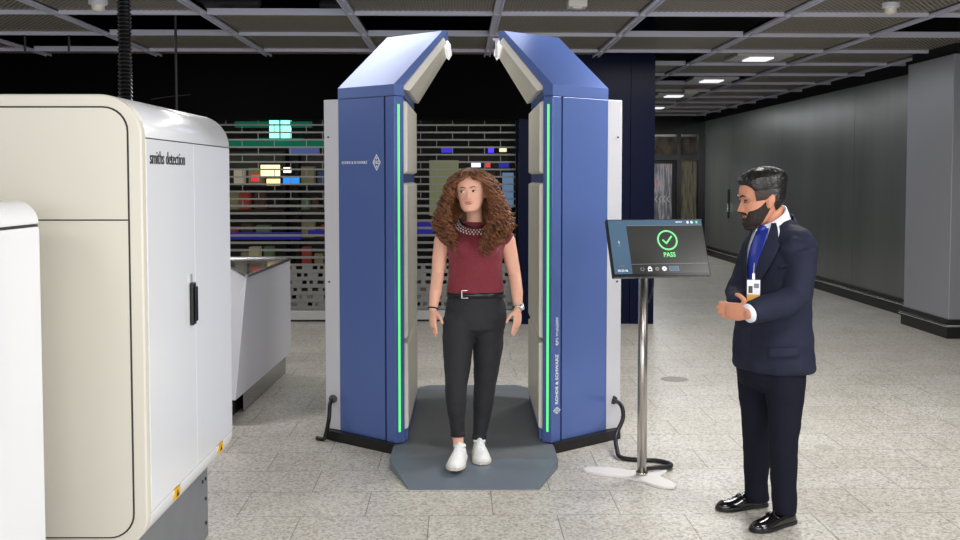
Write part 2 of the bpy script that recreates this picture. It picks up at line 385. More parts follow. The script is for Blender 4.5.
# shelves with goods
goods_c = [(180, 170, 130), (150, 60, 50), (90, 110, 80), (60, 70, 110), (200, 190, 170), (70, 50, 40), (130, 120, 90), (110, 40, 60)]
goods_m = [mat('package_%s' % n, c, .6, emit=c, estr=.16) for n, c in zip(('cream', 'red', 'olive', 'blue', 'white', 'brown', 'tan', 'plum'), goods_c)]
def shelf(x0, x1, Y, label, grp):
    e = empty('shelf_unit', ((x0 + x1) / 2, Y, 0), label=label, cat='shelf'); h = (x1 - x0) / 2
    for x in (-h, h - .03): MB().box((x, 0, 0), (x + .03, .35, 2.0)).build('side_panel', 'shopdark', e)
    MB().box((-h, .34, 0), (h, .36, 2.0)).build('back_panel', 'shopwall', e)
    for z in (.35, .75, 1.15, 1.5): MB().box((-h, 0, z), (h, .35, z + .02)).build('shelf_board', 'shopwall', e)
    for z in (.37, .77, 1.17, 1.52):
        x = -h + .06
        while x < h - .28:
            w_ = random.uniform(.08, .2); hh = random.uniform(.12, .27)
            if random.random() < .75:
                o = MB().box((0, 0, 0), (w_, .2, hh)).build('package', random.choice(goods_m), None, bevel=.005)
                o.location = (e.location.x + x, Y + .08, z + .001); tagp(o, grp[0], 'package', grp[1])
            x += w_ + random.uniform(.02, .1)
shelf(-3.5, -2.45, 15.4, 'dark shelf unit of packages behind the left shutter, the one further left', ('coloured package on the left one of the two shelves behind the left shutter', 'packages on the far left shelf'))
shelf(-2.3, -1.5, 15.4, 'dark shelf unit of packages behind the left shutter, next to the scanner', ('coloured package on the right one of the two shelves behind the left shutter', 'packages on the shelf beside the scanner'))
shelf(-.3, .8, 15.9, 'shelf unit of packages behind the middle shutter, mostly hidden by the woman', ('coloured package on the shelf behind the woman', 'packages on the shelf behind the woman'))

# corridor end: dark glazed wall with a door
YF = 23.0
w = MB(); w.box((2.17, YF, 2.55), (XW, YF + .2, 3.7)); w.box((2.17, YF, 0), (3.6, YF + .2, 2.55)); w.box((4.66, YF - .05, 0), (4.74, YF + .15, 2.55)); w.box((5.12, YF - .05, 0), (XW, YF + .15, 2.55))
w.box((3.6, YF - .03, 2.0), (5.12, YF + .1, 2.12)); w.box((4.74, YF, 0), (5.12, YF + .1, .1))
w.build('wall_far', 'blackgloss')['kind'] = 'structure'
d = empty('door_1', (4.13, YF, 0), kind='structure')
MB().box((-.5, 0, 0), (-.44, .06, 2.0)).box((.44, 0, 0), (.52, .06, 2.0)).box((-.44, 0, 1.93), (.44, .06, 2.0)).box((-.44, 0, 0), (.44, .06, .1)).build('door_frame', 'black', d)
def reflection_streak(name, stops, sc):  # opaque glass with blurred reflections painted into its colour as noise streaks
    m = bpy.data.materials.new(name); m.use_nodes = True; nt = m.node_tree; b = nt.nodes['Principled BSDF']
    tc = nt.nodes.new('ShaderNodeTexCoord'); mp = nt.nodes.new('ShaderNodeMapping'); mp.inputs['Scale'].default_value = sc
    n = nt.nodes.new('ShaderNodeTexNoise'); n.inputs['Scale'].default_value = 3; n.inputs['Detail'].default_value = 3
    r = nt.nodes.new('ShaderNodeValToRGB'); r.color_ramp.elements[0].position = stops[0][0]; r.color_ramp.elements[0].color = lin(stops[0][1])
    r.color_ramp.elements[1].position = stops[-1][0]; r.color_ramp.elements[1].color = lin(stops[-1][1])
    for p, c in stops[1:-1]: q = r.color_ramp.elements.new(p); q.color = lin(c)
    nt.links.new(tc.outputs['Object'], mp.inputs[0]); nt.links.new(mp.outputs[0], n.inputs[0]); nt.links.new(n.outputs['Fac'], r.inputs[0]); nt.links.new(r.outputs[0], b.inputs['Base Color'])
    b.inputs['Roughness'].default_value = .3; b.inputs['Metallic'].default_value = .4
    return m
MB().box((-.44, .02, .1), (.44, .04, 1.93)).build('door_glass', reflection_streak('door_glass_reflections', [(.3, (70, 66, 72)), (.5, (128, 126, 132)), (.58, (178, 176, 182)), (.68, (170, 100, 88))], (6, 1, .6)), d)
m = MB()
for q in range(5):
    x = -.01 + q * .085
    m.add([(x, .012, 1.17), (x + .045, .012, 1.24), (x + .065, .012, 1.24), (x + .02, .012, 1.17), (x + .065, .012, 1.10), (x + .045, .012, 1.10)], [(0, 1, 2, 3), (0, 3, 4, 5)])
m.build('chevron_marks', 'rail', d, solid=.003)
MB().box((4.76, YF + .02, .1), (5.1, YF + .04, 2.0)).build('window_1', reflection_streak('side_glass_reflections', [(.3, (52, 50, 48)), (.48, (110, 104, 92)), (.6, (128, 120, 84)), (.7, (96, 110, 90)), (.8, (100, 60, 50))], (9, 1, .8)))['kind'] = 'structure'
MB().box((3.6, YF + .02, 2.12), (5.1, YF + .04, 2.5)).build('window_2', reflection_streak('transom_glass_reflections', [(.3, (30, 28, 28)), (.6, (84, 72, 60)), (.75, (50, 46, 44))], (2, 1, 1)))['kind'] = 'structure'
MB().box((3.3, YF + 1, 0), (5.5, YF + 1.1, 3)).build('wall_beyond', 'shopwall')['kind'] = 'structure'

# small door pull on the grey wall behind the man
p = U(731, 208, 20); e = empty('wall_lock', (XW, 20.9, 1.12), label='small dark lock with handle on the grey wall left of the man\'s face', cat='lock')
MB().box((-.02, -.05, -.28), (0, .05, .28)).build('back_plate', 'black', e); MB().box((-.045, -.02, -.16), (-.02, .02, 0)).build('handle', 'silver', e)

# recessed square lights down the corridor
for i, (px, py) in enumerate(((758, 57), (710, 80), (672, 95), (655, 107))):
    Y = [11.9, 14.6, 17.3, 20.2][i]; X = [3.3, 3.42, 3.45, 3.7][i]
    e = empty('ceiling_luminaire', (X, Y, CZ + .02), label=['square recessed ceiling light nearest the grey pilaster, largest in the corridor', 'recessed corridor ceiling light, second one back', 'recessed corridor ceiling light, third one back', 'recessed corridor ceiling light farthest away by the dark column'][i], cat='ceiling light')
    MB().box((-.3, -.3, -.03), (.3, .3, 0)).build('frame', 'rail', e); MB().box((-.13, -.16, -.045), (.13, .16, -.03)).build('diffuser', 'lamp', e)
# detectors
def detector(p, r, label, square=False):
    e = empty('smoke_detector', p, label=label, cat='smoke detector')
    if square: MB().box((-r, -r, -.05), (r, r, 0)).build('housing', 'cream', e, bevel=.006); MB().box((-r * .5, -r * .5, -.06), (r * .5, r * .5, -.05)).build('sensor_cover', 'rail', e)
    else:
        MB().rings([[Vector((rr * math.cos(a * math.pi / 12), rr * math.sin(a * math.pi / 12), z)) for a in range(24)] for rr, z in ((r, 0), (r, -.03), (r * .85, -.04))]).build('housing', 'white2', e, smooth=False)
        MB().rings([[Vector((rr * math.cos(a * math.pi / 12), rr * math.sin(a * math.pi / 12), z)) for a in range(24)] for rr, z in ((r * .7, -.04), (r * .65, -.075), (r * .3, -.085))]).build('sensor_cap', 'cream', e)
def onz(x, y, z):
    r = FW + RT * ((x - 480) / FOC) - UPV * ((y - PYY) / FOC); t = (z - EYE) / r.z
    return Vector((0, 0, EYE)) + r * t
detector(onz(891, 3, CZ), .065, 'round white smoke detector on the ceiling at the upper right')
detector(onz(98, 0, CZ), .07, 'round smoke detector on the ceiling above the white cabinet machine')
detector(onz(577, 1, CZ), .07, 'small white box on the ceiling right of the scanner hoods', True)
detector(onz(690, 90, CZ), .1, 'small beige box on the corridor ceiling between the far lights', True)

# black corrugated hose and thin rods from the ceiling
p = U(125, 60, 4.5); o = MB()
pts = []; rr = []
z = 1.86
while z < 3.2: pts += [(0, 0, z), (0, 0, z + .008)]; rr += [.030, .023]; z += .016
o.tube(pts, rr, 14, dome=False); o = o.build('corrugated_hose', 'blackgloss'); o.location = (p.x, p.y, 0)
tagp(o, 'black corrugated hose hanging from the ceiling down behind the white machine', 'hose')
p = U(176, 60, 8.9); o = MB().tube([(0, 0, 1.75), (0, 0, 3.2)], .011, 8).tube([(-.2, -.02, 2.26), (-.05, 0, 2.285), (.11, 0, 2.30)], .004, 6).build('hanging_rod', 'black'); o.location = (p.x, p.y, 0)
tagp(o, 'thin black rod hanging from the ceiling right of the hose', 'rod')
for px, y0 in ((25, 42), (69, 37)):
    p = U(px, 45, 10.155); o = MB().tube([(0, 0, 2.80), (0, 0, 3.0)], .012, 8).build('rod_stub', 'black'); o.location = (p.x, p.y, 0)
    tagp(o, 'short black rod under the ceiling, far upper left, %s' % ('left of two' if px == 25 else 'right of two'), 'rod')
# floor covers
for (x, y, r, lb) in ((1.741, 8.60, .11, 'dark round metal floor cover behind the monitor stand'), (2.205, 6.394, .055, 'faint round floor cover right of the man, the smaller one')):
    o = MB().rings([[Vector((r * math.cos(a * math.pi / 16), r * math.sin(a * math.pi / 16), z)) for a in range(32)] for z in (.0, .002)]).build('floor_cover', 'manhole' if r > .1 else mat('worn_floor_cover', (176, 172, 165), .5)); o.location = (x, y, 0); tagp(o, lb, 'floor cover')

# ================================================================== BODY SCANNER
SY = R(-.57)
scn = empty('body_scanner', (.097, 6.95, 0), SY, 'tall blue walk-through body scanner with leaning hoods and green light strips, on a grey platform', 'body scanner')
def sx(poly, s):
    q = [(p[0] * s,) + tuple(p[1:]) for p in poly]
    return q if s > 0 else q[::-1]
def lerp(a, b, t): return tuple(a[i] + (b[i] - a[i]) * t for i in range(len(a)))
S0, C0, O0 = (.408, -.605), (.461, -.645), (.825, -.33)
G0 = lerp(C0, O0, .16)
my = lambda p: (p[0], -p[1]) + tuple(p[2:])
def diamond(mtx, r, name, par):
    m = MB()
    o_ = [(0, -r * 1.45), (r, 0), (0, r * 1.45), (-r, 0)]; i_ = [(x * .8, y * .8) for x, y in o_]
    for z in (0, .0015): m.add([(x, y, z) for x, y in o_ + i_], [(k, (k + 1) % 4, 4 + (k + 1) % 4, 4 + k) for k in range(4)])
    m.xf(mtx); o = m.build(name, 'print', par)
    text('logo_letters', 'R&S', r * .95, 'print', o, mtx, sx=.8)
    mm = MB()
    for yy in (.62, -.62): mm.box((-r * .12, r * yy * 1.1 - r * .16, 0), (r * .12, r * yy * 1.1 + r * .16, .0015))
    mm.xf(mtx); mm.build('logo_marks', 'print', o)
    return o
for s in (1, -1):
    side = 'right' if s > 0 else 'left'
    # core body (slightly inside the skins)
    core = [(.415, -.58), (.465, -.62), (.82, -.315), (.82, .315), (.465, .62), (.415, .58)]
    MB().prism(sx(core, s), .06, 2.095).build('side_body', 'blue2', scn)
    # front and rear skins
    for f in (1, -1):
        ff = (lambda p: p) if f > 0 else my
        # corner post
        poly = [S0, C0, lerp(G0, C0, .04), lerp((.47, -.60), (.47, -.60), 0), (.415, -.59)]
        poly = [ff(p) for p in poly]
        cp = MB().prism(sx(poly, s), .055, 2.097).build('corner_post', 'blue', scn, bevel=.004)
        # LED strip on the corner post
        a = lerp(S0, C0, .46); b = lerp(S0, C0, .66); n = Vector((-(C0[1] - S0[1]), (C0[0] - S0[0]), 0)).normalized() * -1
        n = Vector((-.55, -.83, 0)).normalized()
        q = [ff(a), ff(b), ff((b[0] + n.x * .004, b[1] + n.y * .004)), ff((a[0] + n.x * .004, a[1] + n.y * .004))]
        MB().prism(sx(q, s), .12, 2.05).build('light_strip', 'led', cp)
        # main front panel
        g = lerp(C0, O0, .175); poly = [ff(p) for p in (g, O0, (.80, -.32), (g[0], g[1] + .03))]
        fp = MB().prism(sx(poly, s), .06, 2.097).build('front_panel', 'blue', scn, bevel=.003)
        if f > 0:
            d = Vector((O0[0] - C0[0], O0[1] - C0[1], 0)).normalized(); nn = Vector((d.y, -d.x, 0))
            if s < 0: d = Vector((-d.x, d.y, 0)); nn = Vector((-nn.x, nn.y, 0))
            c3 = Vector((C0[0] * s, C0[1], 0)); L = (Vector(O0) - Vector(C0)).length
            if s < 0:
                zt = 1.712
                at_ = lambda t, z: c3 + d * (L * t) + nn * .002 + Vector((0, 0, z))
                text('maker_name', 'ROHDE & SCHWARZ', .0235, 'print', fp, frame(at_(.70, zt), -d, (0, 0, 1)), sx=1.0)
                dm = frame(at_(.30, zt), -d, (0, 0, 1))
                diamond(dm, .034, 'diamond_logo', fp)
            else:
                at_ = lambda t, z: c3 + d * (L * t) + nn * .002 + Vector((0, 0, z))
                text('maker_name', 'ROHDE & SCHWARZ', .0315, 'print', cp, frame(at_(.085, .43), (0, 0, 1), -d), bold=.0006)
                text('model_name', 'QPS Walk2000', .027, 'print', cp, frame(at_(.085, .715), (0, 0, 1), -d), sx=1.0)
                diamond(frame(at_(.085, .245), (0, 0, 1), -d), .022, 'diamond_logo', cp)
    # inner antenna panels
    for z0, z1 in ((.13, .635), (.675, 1.58), (1.655, 2.065)):
        m = MB(); y = .575
        r0 = [(.400, -y + .01, z0), (.400, y - .01, z0), (.400, y - .01, z1), (.400, -y + .01, z1)]
        m.rings([[Vector((.418 * s, p[1] * 1.01, p[2] + (-.012 if p[2] == z0 else .012))) for p in r0], [Vector((.388 * s, p[1], p[2])) for p in r0]])
        m.build('antenna_panel', 'creamp', scn, bevel=.006)
    MB().prism(sx([(.395, -.55), (.42, -.55), (.42, .57), (.395, .57)], s), .055, .12).build('inner_foot', 'blue2', scn)
    # hood
    Z0, Z1, Z2 = 2.10, 2.165, 2.515
    A, B, T = (.188, -.322), (.548, 0), (.158, -.30)
    low = [S0, C0, O0, my(O0), my(C0), my(S0)]
    top = [T, A, B, B, my(A), my(T)]
    low, top = sx(low, s), sx(top, s)
    v = [Vector((p[0], p[1], Z0)) for p in low] + [Vector((p[0], p[1], Z1)) for p in low] + [Vector((p[0], p[1], Z2)) for p in top]
    m = MB(); fs = []
    for k in range(6):
        k2 = (k + 1) % 6; fs += [(k, k2, 6 + k2, 6 + k), (6 + k, 6 + k2, 12 + k2, 12 + k)]
    fs += [tuple(range(5, -1, -1)), tuple(range(12, 18))]
    m.add(v, fs); h = m.build('hood', 'blue', scn)
    bmx = bmesh.new(); bmx.from_mesh(h.data); bmesh.ops.remove_doubles(bmx, verts=bmx.verts, dist=1e-4); bmx.to_mesh(bmx and h.data); bmx.free()
    
    # dark seam between body and hood
    MB().prism(sx([(.42, -.60), (.463, -.635), (.818, -.325), (.818, .325), (.463, .635), (.42, .60)], s), 2.094, 2.102).build('seam', 'gap', scn)
    # antenna panel under the hood: on the inner sloping face
    i0, i1 = Vector((.408, 0, Z1)), Vector((.158, 0, Z2)); dv = i1 - i0; nv = Vector((-dv.z, 0, dv.x)).normalized() * 1.0
    if nv.z > 0: nv = -nv
    def P(t, yy, o_): 
        p = i0 + dv * t + nv * o_; w_ = (.605 + (.30 - .605) * t) * yy
        return Vector((p.x * s, w_, p.z))
    ringa = [P(-.06, -.93, 0), P(-.06, .93, 0), P(.90, .93, 0), P(.90, -.93, 0)]
    ringb = [P(-.02, -.915, .045), P(-.02, .915, .045), P(.86, .915, .04), P(.86, -.915, .04)]
    MB().rings([ringa, ringb]).build('hood_antenna_panel', 'creamp', h, bevel=.006)
    MB().rings([[P(.80, -.9, .035), P(.80, .9, .035), P(.90, .9, .03), P(.90, -.9, .03)], [P(.79, -.88, .062), P(.79, .88, .062), P(.88, .88, .06), P(.88, -.88, .06)]]).build('status_lamp', em('status_lamp_white', (245, 245, 245), .5), h)
    pc = P(.90, -.85, .052)
    if s > 0: MB().box(pc + Vector((-.006, -.02, -.09)), pc + Vector((.008, .02, .01))).box(pc + Vector((-.02, -.025, .01)), pc + Vector((.02, .025, .022))).build('sensor_bracket', 'white2', h)
    # outer white cover
    MB().prism(sx([(.822, -.335), (.918, -.275), (.918, .275), (.822, .335)], s), .062, 2.098).build('outer_cover', 'white2', scn, bevel=.004)
    for z in (1.87, .98): MB().tube([(.89 * s, -.295, z), (.89 * s, -.300, z)], .006, 8, dome=False).build('screw', 'gap', scn)
    MB().prism(sx([(.47, -.69), (.915, -.315), (.915, .315), (.47, .69)], s), .001, .06).build('base_plinth', 'black', scn)
# platform
hw = .471
MB().prism([(-hw, -.99), (hw, -.99), (hw, .99), (-hw, .99)], .004, .05).build('platform', 'rubber', scn)
for f in (1, -1):
    vs = [(-hw, -.991 * f, .051), (hw, -.991 * f, .051), (.34, -1.41 * f, .006), (-.34, -1.41 * f, .006), (-hw, -.991 * f, 0), (hw, -.991 * f, 0), (.34, -1.41 * f, 0), (-.34, -1.41 * f, 0)]
    MB().add(vs, [(0, 1, 2, 3), (7, 6, 5, 4), (3, 2, 6, 7), (0, 3, 7, 4), (2, 1, 5, 6), (1, 0, 4, 5)]).build('ramp', 'ramp', scn)

# cables at the scanner's feet
def cable(pts, r, name, label):
    # smooth catmull
    P_ = [Vector(p) for p in pts]; out = []
    for i in range(len(P_) - 1):
        p0, p1, p2, p3 = P_[max(i - 1, 0)], P_[i], P_[i + 1], P_[min(i + 2, len(P_) - 1)]
        for k in range(8):
            t = k / 8; out.append(.5 * ((2 * p1) + (p2 - p0) * t + (2 * p0 - 5 * p1 + 4 * p2 - p3) * t * t + (3 * p1 - p0 - 3 * p2 + p3) * t ** 3))
    out.append(P_[-1]); o = out[-1].copy(); o.z = 0
    q = MB(o).tube(out, r, 10).build(name, 'black', None, True); q.location = o
    return tagp(q, label, 'cable'), o
rc = [U(613, 400, 6.66), U(621, 405, 6.5), U(623, 418, 6.45), U(616, 436, 6.35), U(617, 449, 6.2)]
rc = [p for p in rc] + [Vector((.935, 6.12, .016)), Vector((1.03, 6.07, .014)), Vector((1.13, 6.05, .014)), Vector((1.19, 5.98, .014)), Vector((1.17, 5.89, .02)), Vector((1.10, 5.85, .03)), Vector((1.04, 5.82, .032)), Vector((1.012, 5.79, .034))]
q, oo = cable(rc, .013, 'cable', 'thick black cable from the scanner\'s right cover to the foot of the monitor stand')
MB(oo).tube([U(613, 400, 6.68), U(613.5, 400, 6.63)], .026, 16, dome=False).build('plug', 'black', q)
lc = [U(333, 399, 6.66), U(330, 404, 6.6), U(329, 418, 6.57), U(326, 434, 6.6), Vector((-.83, 6.60, .014)), Vector((-.87, 6.62, .014))]
q, oo = cable(lc, .013, 'cable', 'short black cable hanging from the scanner\'s left cover to the floor')
MB(oo).tube([U(333, 399, 6.68), U(333, 399, 6.63)], .026, 16, dome=False).build('plug', 'black', q)

# ================================================================== MONITOR ON STAND
mst = empty('monitor_stand', (.995, 5.765, 0), label='brushed steel pole stand on a flat white three-lobed foot', cat='stand')
m = MB(); pol = []
lobes = [R(155), R(-62), R(42)]
for k in range(72):
    a = 2 * math.pi * k / 72; r = .095
    for lo, rad_ in zip(lobes, (.335, .27, .20)):
        dd = (a - lo + math.pi) % (2 * math.pi) - math.pi; r = max(r, .095 + (rad_ - .095) * math.exp(-(dd / .42) ** 2))
    pol.append((r * math.cos(a), r * math.sin(a)))
m.rings([[Vector((x * q, y * q, z)) for x, y in pol] for z, q in ((0, 1), (.010, 1), (.014, .985))]).build('foot', 'standw', mst, bevel=.002)
MB().tube([(0, 0, .014), (0, 0, 1.16)], .0255, 24, dome=False).build('pole', 'steel', mst, True)
MB().tube([(0, 0, .014), (0, 0, .03)], .032, 24, dome=False).build('collar', 'chrome', mst, True)
psi, tau = R(10.5), R(24)
ctr = Vector((1.064, 5.70, 1.252))
xh = Vector((math.cos(psi), math.sin(psi), 0)); nh = Vector((math.sin(psi), -math.cos(psi), 0))
nrm = (nh * math.cos(tau) + Vector((0, 0, 1)) * math.sin(tau)); uph = nrm.cross(xh); 
mon = empty('monitor', ctr, label='tilted flat screen with a green tick and PASS on the steel pole', cat='monitor')
FM = frame((0, 0, 0), xh, uph)
W2, H2 = .271, .162
def mbox(a, b, name, m_, par, bev=0): 
    o = MB().box(a, b, FM).build(name, m_, par, bevel=bev); return o
mbox((-W2, -H2, -.03), (W2, H2, 0), 'casing', 'bezel', mon, .003)
mbox((-.08, -.1, -.055), (.06, .05, -.03), 'rear_bracket', 'black', mon)
MB().tube([FM @ Vector((-.03, -.02, -.05)), Vector((.995, 5.765, 1.155)) - ctr], .02, 12).build('neck', 'steel', mst, True)
bpy.data.objects['neck'].location = ctr - mst.location
sw, s0, s1 = W2 - .008, -H2 + .016, H2 - .006
scr = mbox((-sw, s0, .0), (sw, s1, .0012), 'screen', 'screen', mon)
z1, z2 = .0013, .0019
mbox((-sw, s1 - .030, z1), (sw, s1, z2), 'header_bar', 'scrblue', scr)
mbox((-sw, s0, z1), (-sw + .098, s1 - .030, z2), 'side_bar', 'scrblue', scr)
mbox((-sw + .098, s1 - .033, z1), (sw, s1 - .030, z2), 'header_line', 'scrgrey', scr)
mbox((-sw + .098, s0 + .052, z1), (sw, s0 + .0545, z2), 'footer_line', 'scrgrey', scr)
def arc(r0, r1, cx, cy, name, m_, a0=0, a1=360, n=40):
    m = MB(); A_ = [R(a0 + (a1 - a0) * k / n) for k in range(n + 1)]
    rr = [[FM @ Vector((cx + r * math.cos(a), cy + r * math.sin(a), z)) for a in A_] for r, z in ((r0, z1), (r0, z2 + .0004), (r1, z2 + .0004), (r1, z1))]
    return m.rings(rr, cap=False, closed=False).build(name, m_, scr)
cx, cy = .055, .040
arc(.048, .057, cx, cy, 'tick_circle', 'scrgreen')
def bar(a, b, w_, m): 
    a = Vector(a); b = Vector(b); d = (b - a).normalized(); n_ = Vector((-d.y, d.x)) * w_ / 2
    vs = [a - n_, b - n_, b + n_, a + n_]; m.rings([[FM @ Vector((p.x, p.y, z)) for p in vs] for z in (z1, z2 + .0004)])
m = MB(); bar((cx - .027, cy + .003), (cx - .006, cy - .020), .009, m); bar((cx - .010, cy - .020), (cx + .027, cy + .023), .009, m); m.build('tick_mark', 'scrgreen', scr)
text('pass_text', 'PASS', .036, 'scrgreen', scr, FM @ Matrix.Translation((cx, cy - .083, z1)), .0006, sx=.9, bold=.0008)
def stxt(name, s, size, x, y, m_='scrwhite'): text(name, s, size, m_, scr, FM @ Matrix.Translation((x, y, z1 + .001)), .0004)
stxt('clock_text', '10:23:36', .017, -sw + .046, s0 + .018)
stxt('status_text', '\u2022 ready', .011, -sw + .045, s0 + .046, 'scrgrey')
stxt('count_text', '1', .022, -sw + .046, .03); stxt('count_caption', '00', .012, -sw + .046, .012, 'scrgrey')
stxt('title_text', '\u2022 \u2022\u2022\u2022\u2022 \u2022\u2022', .010, -sw + .06, s1 - .015, 'scrgrey'); stxt('user_text', 'operator', .011, .135, s1 - .012)
for x, mm in ((.185, 'scrwhite'), (.208, 'scrwhite'), (.236, 'scrgreen')): mbox((x - .005, s1 - .021, z2), (x + .005, s1 - .008, z2 + .0004), 'header_icon', mm, scr)
arc(.007, .011, -.108, s0 + .026, 'power_icon', 'scrgrey', 110, 430)
m = MB(); bar((-.076, s0 + .016), (-.056, s0 + .016), .004, m); bar((-.076, s0 + .030), (-.056, s0 + .030), .004, m); bar((-.075, s0 + .015), (-.075, s0 + .031), .004, m); bar((-.057, s0 + .015), (-.057, s0 + .031), .004, m); m.build('lock_icon', 'scrwhite', scr)
arc(.004, .008, -.066, s0 + .032, 'lock_shackle', 'scrwhite', 0, 180); arc(.003, .011, -.026, s0 + .026, 'globe_icon', 'scrgrey')
arc(.004, .010, .014, s0 + .026, 'gear_icon', 'scrwhite')
m = MB()
for k in range(8):
    a = R(45 * k); bar((.014 + .009 * math.cos(a), s0 + .026 + .009 * math.sin(a)), (.014 + .013 * math.cos(a), s0 + .026 + .013 * math.sin(a)), .005, m)
m.build('gear_teeth', 'scrwhite', scr)
mbox((.040, s0 + .012, z1), (.096, s0 + .040, z2), 'footer_button', 'scrgrey', scr); mbox((.042, s0 + .014, z2), (.094, s0 + .038, z2 + .0004), 'button_face', 'scrblue', scr)
# cable dangling behind the monitor
cq = [U(651, 270, 5.80), U(653, 279, 5.82), U(652, 292, 5.83), U(648, 302, 5.80)]
q, oo = cable(cq, .006, 'thin_cable', 'thin black cable coming out under the monitor beside the pole')
q.location = oo

# ================================================================== X-RAY MACHINE
XY = math.atan(-.0204)
xr = empty('xray_scanner', (-1.0765, 3.71, 0), XY, 'huge white and cream baggage X-ray machine with rounded top filling the left foreground', 'x-ray machine')
ZB, ZT, RT_, RB = .335, 1.905, .145, .11; WX = -1.5; LY = 1.285
def prof(off, zb=ZB):
    p = []
    for k in range(13):
        a = R(-90 + 90 * k / 12); p.append((-RB + (RB - off) * math.cos(a) if RB > off else 0, zb + RB + (RB - off) * math.sin(a)))
    for k in range(17):
        a = R(90 * k / 16); p.append((-RT_ + (RT_ - off) * math.cos(a), ZT - RT_ + (RT_ - off) * math.sin(a)))
    p += [(WX, ZT - off), (WX, zb + off)]
    return p
def ext(poly, y0, y1, m): return m.rings([[Vector((p[0], y, p[1])) for p in poly] for y in (y0, y1)])
o = ext(prof(.012), .02, LY - .02, MB()).build('inner_core', 'gap', xr)
ext(prof(0), 0, .045, MB()).build('front_frame', 'cream', xr, bevel=.006)
full = prof(0); inn = prof(.01)
def shell(sel, y0, y1, name, m_, bev=.003):
    a = [full[i] for i in sel]; b = [inn[i] for i in sel]
    return ext(a + b[::-1], y0, y1, MB()).build(name, m_, xr, bevel=bev)
t = shell(range(13, 31), .048, LY, 'top_cover', 'white')
for p in t.data.polygons: p.use_smooth = True
t = shell(range(0, 13), .048, LY, 'bottom_cover', 'white')
for y0, y1, nm in ((.048, .666, 'side_door'), (.6672, LY, 'side_door')):
    MB().box((-.012, y0, ZB + RB + .004), (0, y1, ZT - RT_ - .004)).build(nm, 'white', xr, bevel=.002)
MB().box((WX, LY - .02, ZB + .1), (-.06, LY, ZT - .15)).build('end_panel', 'white', xr)
# recessed front panels (rounded rect)
def rrect(x0, x1, z0, z1, r, rs=(1, 1, 1, 1)):
    p = []
    for (cx_, cz_, a0, on) in ((x1 - r, z1 - r, 0, rs[0]), (x0 + r, z1 - r, 90, rs[1]), (x0 + r, z0 + r, 180, rs[2]), (x1 - r, z0 + r, 270, rs[3])):
        if on: p += [(cx_ + r * math.cos(R(a0 + 90 * k / 8)), cz_ + r * math.sin(R(a0 + 90 * k / 8))) for k in range(9)]
        else: p.append((cx_ + (r if a0 in (0, 270) else -r), cz_ + (r if a0 in (0, 90) else -r)))
    return p
ext(rrect(-1.46, -.044, .372, 1.864, .085), -.002, .01, MB()).build('front_seam', 'gap', xr)
ext(rrect(-1.452, -.050, 1.479, 1.858, .08, (1, 1, 0, 0)), -.006, .01, MB()).build('upper_front_panel', 'cream', xr)
ext(rrect(-1.452, -.050, .378, 1.474, .08, (0, 0, 1, 1)), -.006, .01, MB()).build('lower_front_panel', 'cream', xr)
# handle
hd = MB().box((0, .575, 1.035), (.016, .625, 1.205)).build('door_handle', 'black', xr, bevel=.006)
MB().box((.016, .585, 1.05), (.026, .612, 1.19)).build('handle_lever', 'blackgloss', hd, bevel=.004)
MB().box((0, .583, 1.205), (.008, .592, 1.24)).build('key_slot', 'steelmat', hd)
text('maker_name', 'smiths detection', .068, 'ink', xr, frame((.0012, .31, 1.690), (0, 1, 0), (0, 0, 1)), sx=.99)
for y in (.33, 1.02):
    o = MB().box((-.004, y, .405), (.0012, y + .075, .445)).build('warning_sticker', 'yellow', xr)
    m = MB(); m.add([(.002, y + .02, .412), (.002, y + .055, .412), (.002, y + .0375, .438)], [(0, 1, 2)]); m.build('warning_symbol', 'ink', o, solid=.0005)
pl = MB().box((WX, .03, .005), (-.075, 1.12, ZB + .02)).build('plinth', 'plinth', xr, bevel=.008)
for y, z in ((1.07, .28), (1.07, .19), (1.07, .08), (1.02, .28)):
    MB().tube([(-.075, y, z), (-.070, y, z)], .008, 10, dome=False).build('screw', 'gap', pl)
# white cabinet at the far left
bx2 = empty('white_cabinet', (-1.318, 3.44, 0), XY, 'low white cabinet with rounded top edge before the cream panel, far left', 'cabinet')
r_ = .075; pf = [(0, .02)] + [(-r_ + r_ * math.cos(R(90 * k / 12)), 1.475 + r_ * math.sin(R(90 * k / 12))) for k in range(13)] + [(-.7, 1.55), (-.7, .02)]
t = MB(); t.rings([[Vector((p[0] + (0 if 0 else 0), y, p[1])) for p in pf[1:-1] + [(-.7, 1.475)]] for y in (-1.8, -.01)]).build('top_cover', 'white', bx2, bevel=.01)
MB().box((-.7, -1.8, .0), (-.006, -.012, 1.474)).build('inner_core', 'gap', bx2)
MB().box((-.69, -1.79, .05), (0, -.005, 1.470)).build('side_panel', 'white', bx2, bevel=.012)
MB().box((-.72, -1.8, 0), (-.03, -.03, .05)).build('plinth', 'plinth', bx2)

